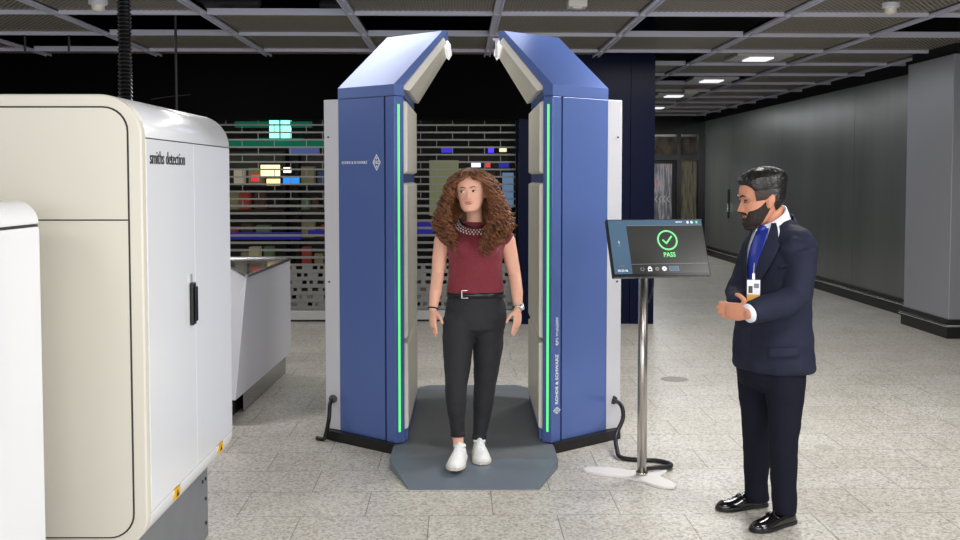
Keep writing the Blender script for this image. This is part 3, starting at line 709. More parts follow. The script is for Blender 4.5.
# outfeed conveyor
cv = empty('outfeed_conveyor', (-1.42, 8.1, 0), XY, 'white-sided steel outfeed conveyor standing beyond the X-ray machine', 'conveyor')
ox, oy = -1.42, 8.1
P4 = [(-1.425 - ox, 7.40 - oy), (-1.40 - ox, 8.98 - oy), (-2.25 - ox, 8.98 - oy), (-2.25 - ox, 8.62 - oy), (-1.72 - ox, 8.14 - oy), ]
P4 = [(-.012, -.72), (.0, .87), (-.85, .87), (-.85, -.02), (-.29, .02)]
P4 = [(-.009, -.72), (.009, .87), (-.85, .87), (-.85, .04), (-.30, .04)]
m = MB(); P4b = [(-.012, -1.08), (.009, .87), (-.85, .87), (-.85, -.9), (-.30, -1.08)]; inset = [(-.04, -.64), (-.02, .84), (-.82, .84), (-.82, .07), (-.30, .07)]
m.rings([[Vector((p[0], p[1], z)) for p in q] for q, z in ((P4b, .17), (P4, .945))], cap=True).build('housing', 'white2', cv)
m = MB()
def rim(a, b):
    a = Vector((a[0], a[1], .948)); b = Vector((b[0], b[1], .948)); m.tube([a, b], .012, 8, dome=False)
for i in range(len(P4)): rim(P4[i], P4[(i + 1) % len(P4)])
m.build('steel_rim', 'steelmat', cv)
MB().prism(inset, .946, .949).build('steel_top', mat('dark_mirror_steel', (60, 62, 62), .06, 1), cv)
MB().prism([(-.055, -.66), (-.03, .84), (-.8, .84), (-.8, .1), (-.3, .1)], .003, .17).build('steel_base', 'steelmat', cv)
MB().prism([(-.30, -.80), (-.10, -.80), (-.10, -.5), (-.3, -.3)], .0, .168).build('foot', 'black', cv)

# ================================================================== PEOPLE
def ring(cx, cy, z, rx, ry, n=32, ax=(1, 0, 0), ay=(0, 1, 0), e=2.0, up=(0, 0, 1), tilt=0):
    ax = Vector(ax); ay = Vector(ay); c = Vector((cx, cy, z)); out = []
    for k in range(n):
        a = 2 * math.pi * k / n; ca, sa = math.cos(a), math.sin(a)
        f = (abs(ca) ** e + abs(sa) ** e) ** (-1 / e)
        out.append(c + ax * (rx * ca * f) + ay * (ry * sa * f) + Vector((0, 0, tilt * ca)))
    return out

HTAB = [(0.000, -.070, -.020, .020), (.006, -.083, -.005, .031), (.020, -.088, .015, .044), (.040, -.088, .035, .0535), (.060, -.088, .060, .061), (.080, -.089, .078, .066),
        (.100, -.090, .090, .070), (.120, -.088, .098, .0735), (.145, -.092, .103, .0755), (.170, -.089, .100, .0735), (.190, -.078, .088, .067), (.207, -.058, .068, .053), (.218, -.034, .044, .036), (.2235, -.014, .022, .018)]
def G(v, s): return math.exp(-(v / s) ** 2)
class Head:
    def __init__(s, chin, yaw, pitch, sc, roll=0, nose=1.0, jaw=1.0, browz=1.0):
        s.M = Matrix.Translation(chin) @ Matrix.Rotation(yaw, 4, 'Z') @ Matrix.Rotation(pitch, 4, 'X') @ Matrix.Rotation(roll, 4, 'Y') @ Matrix.Diagonal((sc, sc, sc, 1))
        s.nose = nose; s.jaw = jaw; s.bz = browz
    def loc(s, phi, z, off=0):
        f, b, hw = interp(HTAB, z); yc = (f + b) / 2; ry = (b - f) / 2
        if z < .06: hw *= 1 + (s.jaw - 1) * (1 - z / .06)
        e = 2.25; c, q = math.cos(phi), math.sin(phi); k = (abs(c) ** e + abs(q) ** e) ** (-1 / e)
        x, y = hw * q * k, yc - ry * c * k
        if c > 0:
            d = 0
            pz = 0
            if .066 < z < .135:
                t = (.135 - z) / (.135 - .080); pz = min(t, 1) ** 1.3 * .024 * s.nose
                if z < .080: pz *= max(0, (z - .066) / .014) ** .6
            wd = .0075 + .006 * max(0, min(1, (.105 - z) / .03))
            d += pz * G(x, wd)
            d += .0045 * s.bz * G(z - .136, .009) * G(abs(x) - .025, .022)
            d -= .0085 * G(z - .117, .010) * G(abs(x) - .031, .015)
            d += .0045 * G(z - .058, .005) * G(x, .019) + .005 * G(z - .047, .0055) * G(x, .017) - .003 * G(z - .0525, .0022) * G(x, .02)
            d += .005 * G(z - .018, .013) * G(x, .017) + .003 * G(z - .088, .018) * G(abs(x) - .042, .016)
            d -= .003 * G(z - .034, .006) * G(x, .018)
            y -= d
        p = Vector((x, y, z))
        if off:
            n = Vector((x, (y - yc) * .8, (z - .11) * .75 if z > .11 else 0)); n.normalize(); p += n * off
        return p
    def at(s, phi, z, off=0): return s.M @ s.loc(phi, z, off)
    def add(s, mb, nz=64, n=56):
        zs = [.2235 * (i / (nz - 1)) for i in range(nz)]
        mb.rings([[s.at(2 * math.pi * k / n, z) for k in range(n)] for z in zs])
        for q in (1, -1):                                   # ears
            c = s.M @ Vector((.073 * q, .012, .105)); mt = s.M.to_3x3().to_4x4() @ Matrix.Rotation(R(18 * q), 4, 'Z') @ Matrix.Rotation(R(-8), 4, 'X')
            mb.ell(c, (.008, .017, .030), mt)
            mb.ell(s.M @ Vector((.080 * q, .020, .112)), (.005, .013, .022), mt)
            mb.ell(s.M @ Vector((.072 * q, .004, .084)), (.007, .010, .012), mt)
        for q in (1, -1): mb.ell(s.M @ Vector((.010 * q, -.097, .080)), (.007, .009, .0065), s.M.to_3x3().to_4x4())
    def patch(s, fn, nu, nv, name, m, par, off0, smooth=True, closed=False):
        mb = MB(off0); g = [[s.M @ fn(u / nu, v / nv) for u in range(nu if closed else nu + 1)] for v in range(nv + 1)]
        mb.rings(g, cap=False, closed=closed); return mb.build(name, m, par, smooth)
    def face(s, par, off0, browm, male=False, look=0):
        MI = s.M.to_3x3().to_4x4()
        for q in (1, -1):
            x, z = .031 * q, .117
            c = s.M @ Vector((x, -.0755 - (.003 if not male else .002), z))
            sc = s.M.to_scale()[0]
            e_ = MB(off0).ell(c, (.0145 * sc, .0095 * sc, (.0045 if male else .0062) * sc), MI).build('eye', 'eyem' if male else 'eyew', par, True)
            c2 = s.M @ Vector((x + look, -.0845 - (.003 if not male else .002), z - (.002 if male else 0)))
            MB(off0).ell(c2, ((.0078 if male else .0062) * sc, .0022 * sc, (.0042 if male else .0056) * sc), MI).build('iris', 'iris', e_, True)
            # upper lid / lash line
            pts = [s.M @ Vector((x + dx, -.0865 + abs(dx) * .35, z + .0055 - dx * dx * 18)) for dx in (-.014, -.007, 0, .007, .014)]
            MB(off0).tube(pts, [.0012, .002, .0022, .002, .0012], 6).build('eyelash', 'iris', par)
            pts = [s.at(math.radians(a) * q, z_, .0015) for a, z_ in ((9, .1355), (16, .140), (24, .1415), (33, .137))]
            rr = [.0022, .003, .0026, .001] if not male else [.003, .0045, .004, .002]
            MB(off0).tube(pts, rr, 6).build('eyebrow', browm, par, True)
        W_ = 19 if male else 23
        for z0, hh, nm in ((.0575, .0036, 'upper_lip'), (.0485, .0044, 'lower_lip')):
            s.patch(lambda u, v: s.loc(R(-W_ + 2 * W_ * u), z0 + hh * (v - .5) * 2 * (1 - abs(2 * u - 1) ** 2.2) + (.0045 if not male else .001) * (abs(2 * u - 1)) ** 2, .0009 + .0012 * math.sin(math.pi * v)), 12, 6, nm, 'lipm' if male else 'lip', par, off0)

def hand(mb, wrist, d, n, thumb, sc=1.0, curl=22, spread=1.0, wr=.026, back=.03, fat=1.0):
    w = Vector(wrist); d = Vector(d).normalized(); n = Vector(n); n = (n - d * n.dot(d)).normalized(); a = d.cross(n)
    if a.dot(Vector(thumb)) < 0: a = -a                     # a = thumb side
    S = sc
    mb.tube([w - d * back, w, w + d * .025 * S, w + d * .055 * S, w + d * .085 * S], [wr, wr, .034 * S, .041 * S, .040 * S], 16, .46, n)
    kn = w + d * .088 * S
    for o, L_, r, c_ in ((.0285, .074, .0088, .8), (.0095, .084, .0090, .9), (-.0095, .078, .0086, 1.05), (-.0275, .062, .0078, 1.25)):
        p = kn + a * o * S - d * (.012 * S + abs(o) * .15); dd = (d + a * o * 2.2 * spread).normalized(); pts = [p]; ang = R(curl * c_ * .6)
        for f in (.46, .30, .24):
            dd = (Matrix.Rotation(-ang, 3, n.cross(dd).normalized()) @ dd); 
            if dd.dot(n) > 0 and curl > 0: dd = dd - n * 2 * dd.dot(n)
            p = p + dd * (L_ * f * 1.15 * S); pts.append(p); ang = R(curl * c_)
        r *= fat; mb.tube(pts, [r * 1.08 * S, r * S, r * .92 * S, r * .82 * S], 10)
    t0 = w + d * .018 * S + a * .024 * S - n * .006
    t1 = t0 + (d * .55 + a * .75 - n * .25).normalized() * .040 * S; t2 = t1 + (d * .85 + a * .45 - n * .25).normalized() * .030 * S; t3 = t2 + (d * .95 + a * .2 - n * .2).normalized() * .022 * S
    mb.tube([t0, t1, t2, t3], [.0145 * S, .012 * S, .0105 * S, .009 * S], 10)

def shoe(par, off0, heel, toe, hgt, wid, upm, solem, name, top=.075, lace=False, lift=0):
    heel = Vector(heel); toe = Vector(toe); d = toe - heel; L_ = d.length; d.normalize(); sd = d.cross(Vector((0, 0, 1))).normalized(); upv = sd.cross(d).normalized()
    tabw = [(0, .52), (.04, .68), (.15, .78), (.35, .80), (.55, .92), (.72, 1.0), (.86, .88), (.95, .62), (1.0, .30)]
    tabh = [(0, .80), (.05, .96), (.18, 1.0), (.32, .98), (.5, .78), (.68, .55), (.82, .46), (.93, .38), (1.0, .20)]
    e = empty_at(name, heel - Vector((0, 0, 0)), par, off0)
    m = MB(heel); ms = MB(heel); rr = []; rs = []
    st = .016
    for i in range(25):
        t = i / 24; w_ = interp(tabw, t)[0] * wid / 2; h_ = interp(tabh, t)[0] * hgt; c = heel + d * (L_ * t) + upv * st
        q = []
        for k in range(20):
            a = 2 * math.pi * k / 20; ca, sa = math.cos(a), math.sin(a); z = max(0, sa) ** .8 * h_ * (1 if sa > 0 else 0)
            narrow = 1 - .35 * max(0, sa) * (1 if t < .5 else .6)
            q.append(c + sd * (w_ * .96 * ca * narrow) + upv * (z if sa > 0 else -.004))
        rr.append(q)
        rs.append([heel + d * (L_ * (t * 1.02 - .01)) + sd * (w_ * 1.06 * x) + upv * z for x, z in ((-1, 0), (1, 0), (1.0, st), (-1.0, st))])
    up_ = m.rings(rr).build('upper', upm, e, True)
    ms.rings(rs).build('outsole', solem, e, bevel=.002)
    return e, d, sd, upv, L_
def empty_at(name, p, par, off0):
    o = bpy.data.objects.new(name, None); COL.objects.link(o); o.empty_display_size = .05
    o.parent = par; o.location = Vector(p) - Vector(off0); return o

# ------------------------------------------------------------------ WOMAN
WO = Vector((.10, 6.0, .05))
wom = empty('person', WO, label='woman with long curly auburn hair, maroon top and black jeans stepping through the scanner', cat='person')
W = lambda x, y, Y=6.0: U(x, y, Y)
zz = lambda y, Y=6.0: W(475, y, Y).z
mb = MB(WO)
WH = Head(W(472.5, 211.5, 5.935), R(-12), R(2), 1.0, R(-3), nose=.72, jaw=1.12)
WH.M = WH.M @ Matrix.Diagonal((1.06, 1, .98, 1))
WH.add(mb)
cN = W(474.5, 222, 6.02)
mb.tube([W(473.5, 196, 6.02), W(474, 210, 6.015), W(474.5, 222, 6.02), W(475, 234, 6.03)], [.045, .044, .047, .072], 20)
tors = [(zz(334), .10, 6.05, .05, .05), (zz(327), .10, 6.05, .160, .105), (zz(315), .098, 6.05, .170, .108), (zz(303), .097, 6.04, .160, .102), (zz(290), .096, 6.03, .142, .092), (zz(275), .096, 6.02, .132, .088), (zz(260), .098, 6.02, .136, .094), (zz(247), .098, 6.02, .148, .100), (zz(238), .098, 6.03, .158, .088), (zz(231), .097, 6.035, .150, .070), (zz(226), .096, 6.035, .105, .058), (zz(222), .095, 6.03, .06, .05)]
mb.rings([ring(cx, cy, z, rx - .016, ry - .016) for z, cx, cy, rx, ry in tors])
LA = [W(442.5, 240, 6.03), W(439.5, 258, 6.03), W(438, 274, 6.02), W(435.5, 292, 5.96), W(433, 309, 5.93)]
RA = [W(507, 240, 6.04), W(511, 258, 6.04), W(514.5, 274, 6.03), W(517, 292, 5.98), W(518.2, 309, 5.96)]
for A_ in (LA, RA): mb.tube(A_, [.047, .041, .0355, .0335, .0235], 18)
hand(mb, LA[-1], (.0, -.10, -1), (-.88, -.45, 0), (.2, -1, 0), .88, 18, wr=.021)
hand(mb, RA[-1], (-.09, -.10, -1), (.80, -.60, 0), (-.4, -1, 0), .88, 18, wr=.021)
LL = [W(458.5, 322, 6.03), W(458, 345, 6.0), W(457, 372, 5.97), W(456, 385, 5.94), W(456, 400, 5.94), W(457, 420, 5.945), W(457.8, 436, 5.95)]
RL = [W(488.5, 322, 6.05), W(488, 345, 6.07), W(486, 372, 6.08), W(484.5, 388, 6.08), W(483.5, 402, 6.08), W(481, 424, 6.085), W(479.5, 439, 6.09)]
LR = [.090, .086, .070, .0605, .0585, .044, .036]
mb.tube(LL[1:] + [W(458.5, 446, 5.95)], [r * .86 for r in LR[1:]] + [.03], 20); mb.tube(RL[1:] + [W(480, 450, 6.09)], [r * .86 for r in LR[1:]] + [.03], 20)
mb.build('body', 'skinw', wom, True, remesh=.0048, smit=2)
WH.face(wom, WO, 'brow', look=-.004)
# jeans
mb = MB(WO)
mb.rings([ring(.10, 6.05, zz(336), .06, .06), ring(.10, 6.05, zz(329), .165, .110), ring(.099, 6.05, zz(318), .177, .115), ring(.098, 6.045, zz(306), .169, .110), ring(.096, 6.035, zz(296), .154, .100), ring(.096, 6.03, zz(289), .149, .097)])
for q_ in (LL, RL):
    mb.tube(q_, [r + .001 for r in LR], 22, dome=False); mb.ell(q_[0], (.091, .095, .07))
j = mb.build('jeans', 'jeans', wom, True, remesh=.0065, smit=3, wrinkle=.0022, wscale=11)
for p_, r_ in ((LL[-1], LR[-1]), (RL[-1], LR[-1])):
    MB(WO).tube([p_ + Vector((0, 0, .0)), p_ + Vector((0, 0, .03))], r_ + .004, 20, dome=False).build('rolled_hem', 'jeans', j, True)
# belt
mb = MB(WO)
mb.rings([ring(.096, 6.03, zz(297.0), .158, .105), ring(.096, 6.03, zz(291.2), .157, .103)], cap=False)
b_ = mb.build('belt', 'belt', wom, True, solid=.004)
q = W(467.5, 294.3, 5.925)
m = MB(WO)
for a, b in (((-.034, 0, -.024), (-.028, .006, .024)), ((.026, 0, -.024), (.032, .006, .024)), ((-.034, 0, .018), (.032, .006, .024)), ((-.034, 0, -.024), (.032, .006, -.018))): m.box(q + Vector(a), q + Vector(b))
m.build('buckle', 'silver', b_, bevel=.002); MB(WO).box(q + Vector((.040, 0, -.02)), q + Vector((.052, .008, .02))).build('belt_loop', 'silver', b_, bevel=.001)
# top
mb = MB(WO)
bl = [(zz(292.5), .096, 6.03, .163, .110), (zz(288), .096, 6.03, .160, .108), (zz(276), .096, 6.02, .151, .104), (zz(262), .098, 6.018, .150, .106), (zz(249), .098, 6.015, .158, .114), (zz(240), .098, 6.025, .166, .103), (zz(232.5), .098, 6.035, .166, .084), (zz(226), .097, 6.035, .130, .072), (zz(222), .096, 6.03, .085, .060)]
mb.rings([ring(cx, cy, z, rx, ry, e=2.2) for z, cx, cy, rx, ry in bl])
for s, A_ in ((-1, LA), (1, RA)): mb.tube([A_[0] + Vector((-.05 * s, 0, .018)), A_[0] + Vector((-.008 * s, 0, .006)), A_[0] + Vector((.012 * s, 0, -.008))], [.050, .052, .050], 18, dome=False)
for s in (-1, 1): mb.ell((.098 + .062 * s, 5.935, zz(247)), (.062, .045, .058))
tp = mb.build('sleeveless_top', 'blouse', wom, True, remesh=.006, smit=5, wrinkle=.0028, wscale=9)
# beaded neckline
m = MB(WO); nk = []
for k in range(48):
    a = 2 * math.pi * k / 48; fz = (1 - math.cos(a - math.pi)) / 2
    fr = max(0, -math.sin(a)); nk.append(Vector((.096 + .086 * math.cos(a), 6.02 + .076 * math.sin(a) - .022 * fr, zz(219.5) - .038 * fr)))
m.tube(nk + nk[:1], .0045, 8, dome=False); cl = m.build('neckline_band', 'belt', tp, True)
m = MB(WO)
for row in range(3):
    for k in range(17):
        a = math.pi + math.pi * (k + .5 * (row % 2)) / 17; fr = -math.sin(a)
        rr_ = .092 + .009 * row; p = Vector((.096 + rr_ * math.cos(a), 6.02 + (rr_ - .006) * math.sin(a) - .024 * fr, zz(220.5) - .046 * fr - .011 * (row) - .003))
        m.ell(p, (.0066 - .0016 * ((k + row) % 2), .005, .0064 - .002 * ((k * 3 + row) % 3 == 0)), None, 8, 5)
m.build('beads', 'jewel', tp, True)
# bracelet and watch
def band(c, d, r, m_, nm, w_=.004):
    d = Vector(d).normalized(); a = d.cross(Vector((0, 1, 0))).normalized(); b = d.cross(a)
    pts = [c + a * (r * math.cos(2 * math.pi * k / 20)) + b * (r * math.sin(2 * math.pi * k / 20)) for k in range(21)]
    return MB(WO).tube(pts, w_, 6, dome=False).build(nm, m_, wom, True)
dl = LA[-1] - LA[-2]; dr = RA[-1] - RA[-2]
b1 = band(LA[-1] - dl.normalized() * .004, dl, .0265, 'belt', 'bracelet')
b2 = band(RA[-1] - dr.normalized() * .012, dr, .0275, 'silver', 'watch', .006)
wc = RA[-1] - dr.normalized() * .012 + Vector((.020, -.022, 0)); MB(WO).ell(wc, (.016, .008, .017)).build('watch_case', 'silver', b2, True)
band(RA[-1] - dr.normalized() * .028, dr, .029, 'jewel', 'bead_bracelet', .003)
# shoes (left of picture: striding, toe raised)
def sneaker(heel, toe):
    e, d, sd, upv, L_ = shoe(wom, WO, heel, toe, .086, .102, 'sneaker', 'sole', 'sneaker')
    m = MB(heel)
    for k in range(5):
        t = .40 + .075 * k; h = interp([(0, .80), (.05, .96), (.18, 1.0), (.32, .98), (.5, .78), (.68, .55), (.82, .46)], t)[0] * .082 + .018
        c = Vector(heel) + d * (L_ * t) + upv * h; m.tube([c - sd * .017 + upv * -.003, c + upv * .003, c + sd * .017 + upv * -.003], .0026, 6)
    m.build('laces', 'print', e)
    c = Vector(heel) + d * (L_ * .20) + upv * .074
    MB(heel).tube([c, c + Vector((0, 0, .012))], [.036, .034], 18, dome=False).build('ankle_sock', 'sneaker', e, True)
sneaker(Vector((.016, 5.985, .060)), Vector((-.024, 5.715, .052)))
sneaker(Vector((.116, 6.125, .052)), Vector((.136, 5.865, .044)))
# curly hair
hc = WH.M @ Vector((0, .005, .12)); HT = hc.z
HW = [(-.33, .10, .10), (-.27, .165, .135), (-.20, .205, .145), (-.13, .192, .145), (-.06, .165, .125), (0, .140, .120), (.05, .122, .115), (.085, .100, .100), (.105, .070, .078), (.118, .030, .04), (.123, .008, .012)]
FM_ = [(-.33, 22), (-.22, 28), (-.14, 38), (-.10, 47), (0, 47), (.03, 44), (.048, 34), (.062, 16), (.08, 4), (.12, 0)]
yawh = Matrix.Rotation(R(-9), 3, 'Z')
def hp(phi, z, rho):
    w_, d_ = interp(HW, z); fm = R(interp(FM_, z)[0]); s = 1 if phi > 0 else -1; a = abs(phi); a = fm + (math.pi - fm) * (a / math.pi)
    wl = w_ * (1.0 if s > 0 else .93)
    v = Vector((s * wl * math.sin(a) ** .9 * rho, -d_ * math.cos(a) * rho, 0)); v = yawh @ v
    return Vector((hc.x + .002 + v.x, hc.y + v.y, hc.z + z))
m = MB(WO)
g = []
for i in range(26):
    z = .117 - .36 * i / 25
    g.append([hp(-math.pi + 2 * math.pi * k / 40 * .999, z, .80) for k in range(41)])
for half in (range(0, 20), range(21, 41)):
    pass
m.rings([r[:20] for r in g], cap=False, closed=False); m.rings([r[21:] for r in g], cap=False, closed=False)
base = m.build('hair', 'hairw', wom, True)
rnd = random.Random(3)
for grp, cnt in (('curls', 560),):
    m = MB(WO)
    for k in range(cnt):
        phi = rnd.uniform(-math.pi, math.pi)
        if rnd.random() < .45: phi = rnd.choice((-1, 1)) * rnd.uniform(0, 1.5)
        ztop = rnd.choice((.122, .121, .118, .11, .09, .05)) ; zend = -rnd.uniform(.20, .34) * (1 if abs(phi) > .6 else .92) - (.03 if phi > 0 and phi < 1.2 else 0)
        if rnd.random() < .2: zend = -rnd.uniform(.02, .2)
        rho = rnd.uniform(.80, 1.05) if rnd.random() < .85 else rnd.uniform(1.03, 1.13); am = rnd.uniform(.005, .014); wl = rnd.uniform(.028, .05); ph = rnd.uniform(0, 6.28); pts = []; rad = []
        n = int((ztop - zend) / .0062); drift = rnd.uniform(-.15, .15); r0 = rnd.uniform(.0022, .0040)
        for i in range(n + 1):
            t = i / n; z = ztop + (zend - ztop) * t; A_ = am * min(1, t * 4) * (1 + .5 * t); th_ = ph + (ztop - z) / wl * 6.283
            p = hp(max(-3.1, min(3.1, phi + (drift * t if abs(phi) > .2 else 0))), z, rho * (1 - .12 * (1 - min(1, t * 5))))
            p += Vector((A_ * math.cos(th_), A_ * math.sin(th_), A_ * .5 * math.sin(th_ * .5 + 1))); pts.append(p); rad.append(r0 * (1 if t < .85 else 1 - (t - .85) * 5))
        m.tube(pts, rad, 5, dome=False)
    m.build('curls', 'hairw', base, True)

# ------------------------------------------------------------------ MAN
MO = Vector((1.45, 5.05, 0))
man = empty('person', MO, label='bearded man in dark suit with blue tie gesturing beside the monitor', cat='person')
Q = lambda x, y, Y=5.08: U(x, y, Y)
fa = R(28); F_ = Vector((-math.cos(fa), -math.sin(fa), 0)); L_v = Vector((math.sin(fa), -math.cos(fa), 0))   # front, his left
mb = MB(MO)
# head: chin position from the photograph
MH = Head(Q(765.5, 225, 5.07), R(-86), R(9), 1.10, 0, nose=1.15, jaw=1.15, browz=1.6)
MH.add(mb)
mb.tube([Q(770, 203, 5.08), Q(772, 216, 5.08), Q(774, 230, 5.08), Q(775, 242, 5.08)], [.054, .055, .058, .07], 20)
JT = []
for y, xc, dep, wid in ((369, 774, .150, .205), (363, 773.5, .158, .212), (350, 773, .157, .207), (330, 773, .148, .198), (310, 774, .138, .190), (290, 775.5, .132, .190), (270, 777, .132, .196), (255, 778.5, .130, .203), (246, 779.5, .122, .203), (238, 780, .108, .185), (230, 780.5, .094, .150), (224, 780, .066, .088), (219, 779, .050, .055)):
    p = Q(xc, y, 5.07); JT.append((p.z, p.x, p.y, dep, wid))
def jac(phi, z, off=0):
    cx, cy, dep, wid = interp(JT, z); e = 2.3; c, q = math.cos(phi), math.sin(phi); k = (abs(c) ** e + abs(q) ** e) ** (-1 / e)
    return Vector((cx, cy, z)) + F_ * ((dep + off) * c * k) + L_v * ((wid + off) * q * k)
zs = [JT[0][0] + (JT[-1][0] - JT[0][0]) * i / 30 for i in range(31)]
mb.rings([[jac(2 * math.pi * k / 36, z, -.036) for k in range(36)] for z in zs])
NS = Q(798, 251, 4.91); NA = [NS, Q(801, 270, 4.90), Q(796, 296, 4.86), Q(783, 304, 4.81), Q(765, 308, 4.77), Q(750, 313, 4.74)]
FS = Q(757, 249, 5.24); FA = [FS, Q(748, 272, 5.24), Q(737, 294, 5.20), Q(740, 303, 5.06), Q(742, 308, 4.99)]
mb.tube(NA, [.045, .042, .040, .038, .036, .029], 16); mb.tube(FA, [.045, .042, .038, .036, .03], 16)
hand(mb, NA[-1] + Vector((-.004, 0, 0)), (-.66, .75, .0), (-.70, -.70, .05), (0, 0, 1), 1.02, 5, .3, wr=.027, back=.004, fat=1.12)
hand(mb, FA[-1], (-.25, -.85, .10), (.1, .1, -1), (-1, 0, 0), 1.0, 25, wr=.028)
NL = [Q(785, 366, 4.98), Q(785, 385, 4.97), Q(785, 410, 4.95), Q(783.5, 436, 4.93), Q(783.5, 465, 4.93), Q(784, 488, 4.93), Q(784.5, 513, 4.93)]
FL = [Q(757, 366, 5.16), Q(757, 385, 5.16), Q(757.5, 410, 5.17), Q(756.5, 436, 5.18), Q(757, 465, 5.19), Q(756, 482, 5.2), Q(757.5, 501, 5.2)]
LG = [.098, .094, .080, .070, .064, .058, .057]
mb.tube(NL[:-1], [r * .72 for r in LG[:-1]], 16); mb.tube(FL[:-1], [r * .72 for r in LG[:-1]], 16)
mb.tube([Q(772, 330, 5.07), Q(772, 362, 5.08)], [.11, .12], 20)
mb.build('body', 'skinm', man, True, remesh=.005, smit=2)
MH.face(man, MO, 'hairm', True)
# beard, moustache
def bt(a):  # top edge of beard by |angle| deg
    return interp([(0, .044), (16, .045), (24, .052), (34, .070), (50, .074), (70, .085), (88, .112), (100, .125)], a)[0]
MH.patch(lambda u, v: MH.loc(R(-100 + 200 * u), .004 + (bt(abs(-100 + 200 * u)) - .004) * v, (.0075 if abs(-100 + 200 * u) < 60 else .004) * (math.sin(math.pi * min(1, v * .85 + .15)) ** .5) + .0012 * noise.noise(Vector((u * 60, v * 30, 0)))), 70, 18, 'beard', 'beard', man, MO)
MB(MO).ell(MH.M @ Vector((0, -.066, .002)), (.036, .028, .016), MH.M.to_3x3().to_4x4()).build('beard_tip', 'beard', man, True)
MH.patch(lambda u, v: MH.loc(R(-27 + 54 * u), .0615 + .013 * v * (1 - .35 * abs(2 * u - 1)) - .009 * abs(2 * u - 1) ** 2, .0055 * math.sin(math.pi * v) ** .6 + .0006), 24, 6, 'moustache', 'beard', man, MO)
# hair: swept-back top, short sides
def hl(a): return interp([(0, .183), (25, .182), (45, .172), (60, .150), (75, .128), (86, .120), (100, .108), (115, .075), (135, .058), (180, .050)], a)[0]
def hair(u, v):
    a = 360 * u; aa = a if a <= 180 else 360 - a; z0 = hl(aa); z = z0 + (.2232 - z0) * v
    top = max(0, min(1, (z - .150) / .04)); off = .006 + .021 * top * (1 if aa > 20 else .8 + .2 * min(1, v * 3)); off *= min(1, .25 + v * 5)
    off += .0022 * math.sin(aa * .55 + z * 60) * top
    p = MH.loc(R(a), z, off); 
    if top > 0: p.y += .006 * top
    return p
MH.patch(hair, 90, 26, 'swept_back_hair', 'hairm', man, MO, closed=True)
MB(MO).ell(MH.M @ Vector((0, .012, .222)), (.050, .075, .024), MH.M.to_3x3().to_4x4()).build('hair_crown', 'hairm', man, True)
def side(u, v, q):
    a = 58 + 45 * u; z = .112 + .05 * v; return MH.loc(R(a) * q, z, .0075 * math.sin(math.pi * v) ** .4 * 1.0)
for q in (1, -1): MH.patch(lambda u, v: side(u, v, q), 12, 8, 'faded_side', 'stubble', man, MO)
# jacket
mb = MB(MO)
mb.rings([[jac(2 * math.pi * k / 44, z) for k in range(44)] for z in zs])
mb.ell(NS + Vector((-.012, .02, .005)), (.075, .075, .066)); mb.ell(FS, (.072, .07, .066))
mb.tube(NA, [.076, .070, .065, .062, .059, .054], 22, dome=False); mb.tube(FA[:-1] + [FA[-1] - Vector((0, .0, 0))], [.074, .068, .060, .056, .050], 22, dome=False)
jk = mb.build('suit_jacket', 'suit', man, True, remesh=.0065, smit=9, wrinkle=.0065, wscale=8)
def jp(fn, nu, nv, name, m_, par, solid=.003):
    mb = MB(MO); mb.rings([[fn(u / nu, v / nv) for u in range(nu + 1)] for v in range(nv + 1)], cap=False, closed=False); return mb.build(name, m_, par, True, solid=solid)
zv0 = Q(750, 286).z; zv1 = Q(765, 226).z
def vedge(t): return .04 + .30 * t ** .9                    # half opening (radians) bottom->top
sh = jp(lambda u, v: jac((2 * u - 1) * (vedge(v) + .25 * v), zv0 + (zv1 - zv0) * v, .010), 14, 16, 'shirt', 'shirt', man)
jp(lambda u, v: jac((2 * u - 1) * (.16 + .05 * v), zv0 + (zv1 - zv0) * v * .97, .019 + .006 * (1 - abs(2 * u - 1))), 8, 16, 'tie', 'tie', man)
kn = jac(0, zv1 - .012, .022); MB(MO).ell(kn, (.022, .020, .020)).build('tie_knot', 'tie', man, True)
for s in (1, -1):
    def lap(u, v, s=s):
        w_ = .30 * (math.sin(math.pi * min(1, v * .80)) ** .8) * (1.0 if v < .72 else .80) + .03
        a = vedge(v) * .92 + w_ * u; return jac(s * a, zv0 + (zv1 + .015 - zv0) * v, .019 + .010 * (1 - u) - .004 * u)
    jp(lap, 8, 26, 'lapel', 'suit', jk, .004)
# jacket collar round the neck, shirt collar
def coll(ct, cb, m_, nm, par):
    mb = MB(MO); rings_ = []
    for (c, rx, ry, tilt) in (cb, ct):
        rings_.append([c + F_ * (rx * math.cos(a)) + L_v * (ry * math.sin(a)) + Vector((0, 0, -tilt * math.cos(a))) for a in [R(12) + 2 * math.pi * (1 - 24 / 360) * k / 30 for k in range(31)]])
    mb.rings(rings_, cap=False, closed=False); return mb.build(nm, m_, par, True, solid=.005)
coll((Q(770.5, 215.5, 5.07), .070, .068, .046), (Q(773, 230, 5.07), .080, .084, .052), 'shirt', 'shirt_collar', man)
coll((Q(775, 227, 5.07), .082, .086, .060), (Q(777, 236, 5.07), .096, .112, .052), 'suit', 'jacket_collar', jk)
for s in ():   # collar points
    a0 = jac(.05 * s, zv1 + .008, .014); a1 = jac(.55 * s, zv1 + .028, .008); a2 = jac(.34 * s, zv1 - .040, .020)
    MB(MO).add([a0, a1, a2], [(0, 1, 2)]).build('collar_point', 'shirt', sh, solid=.003)
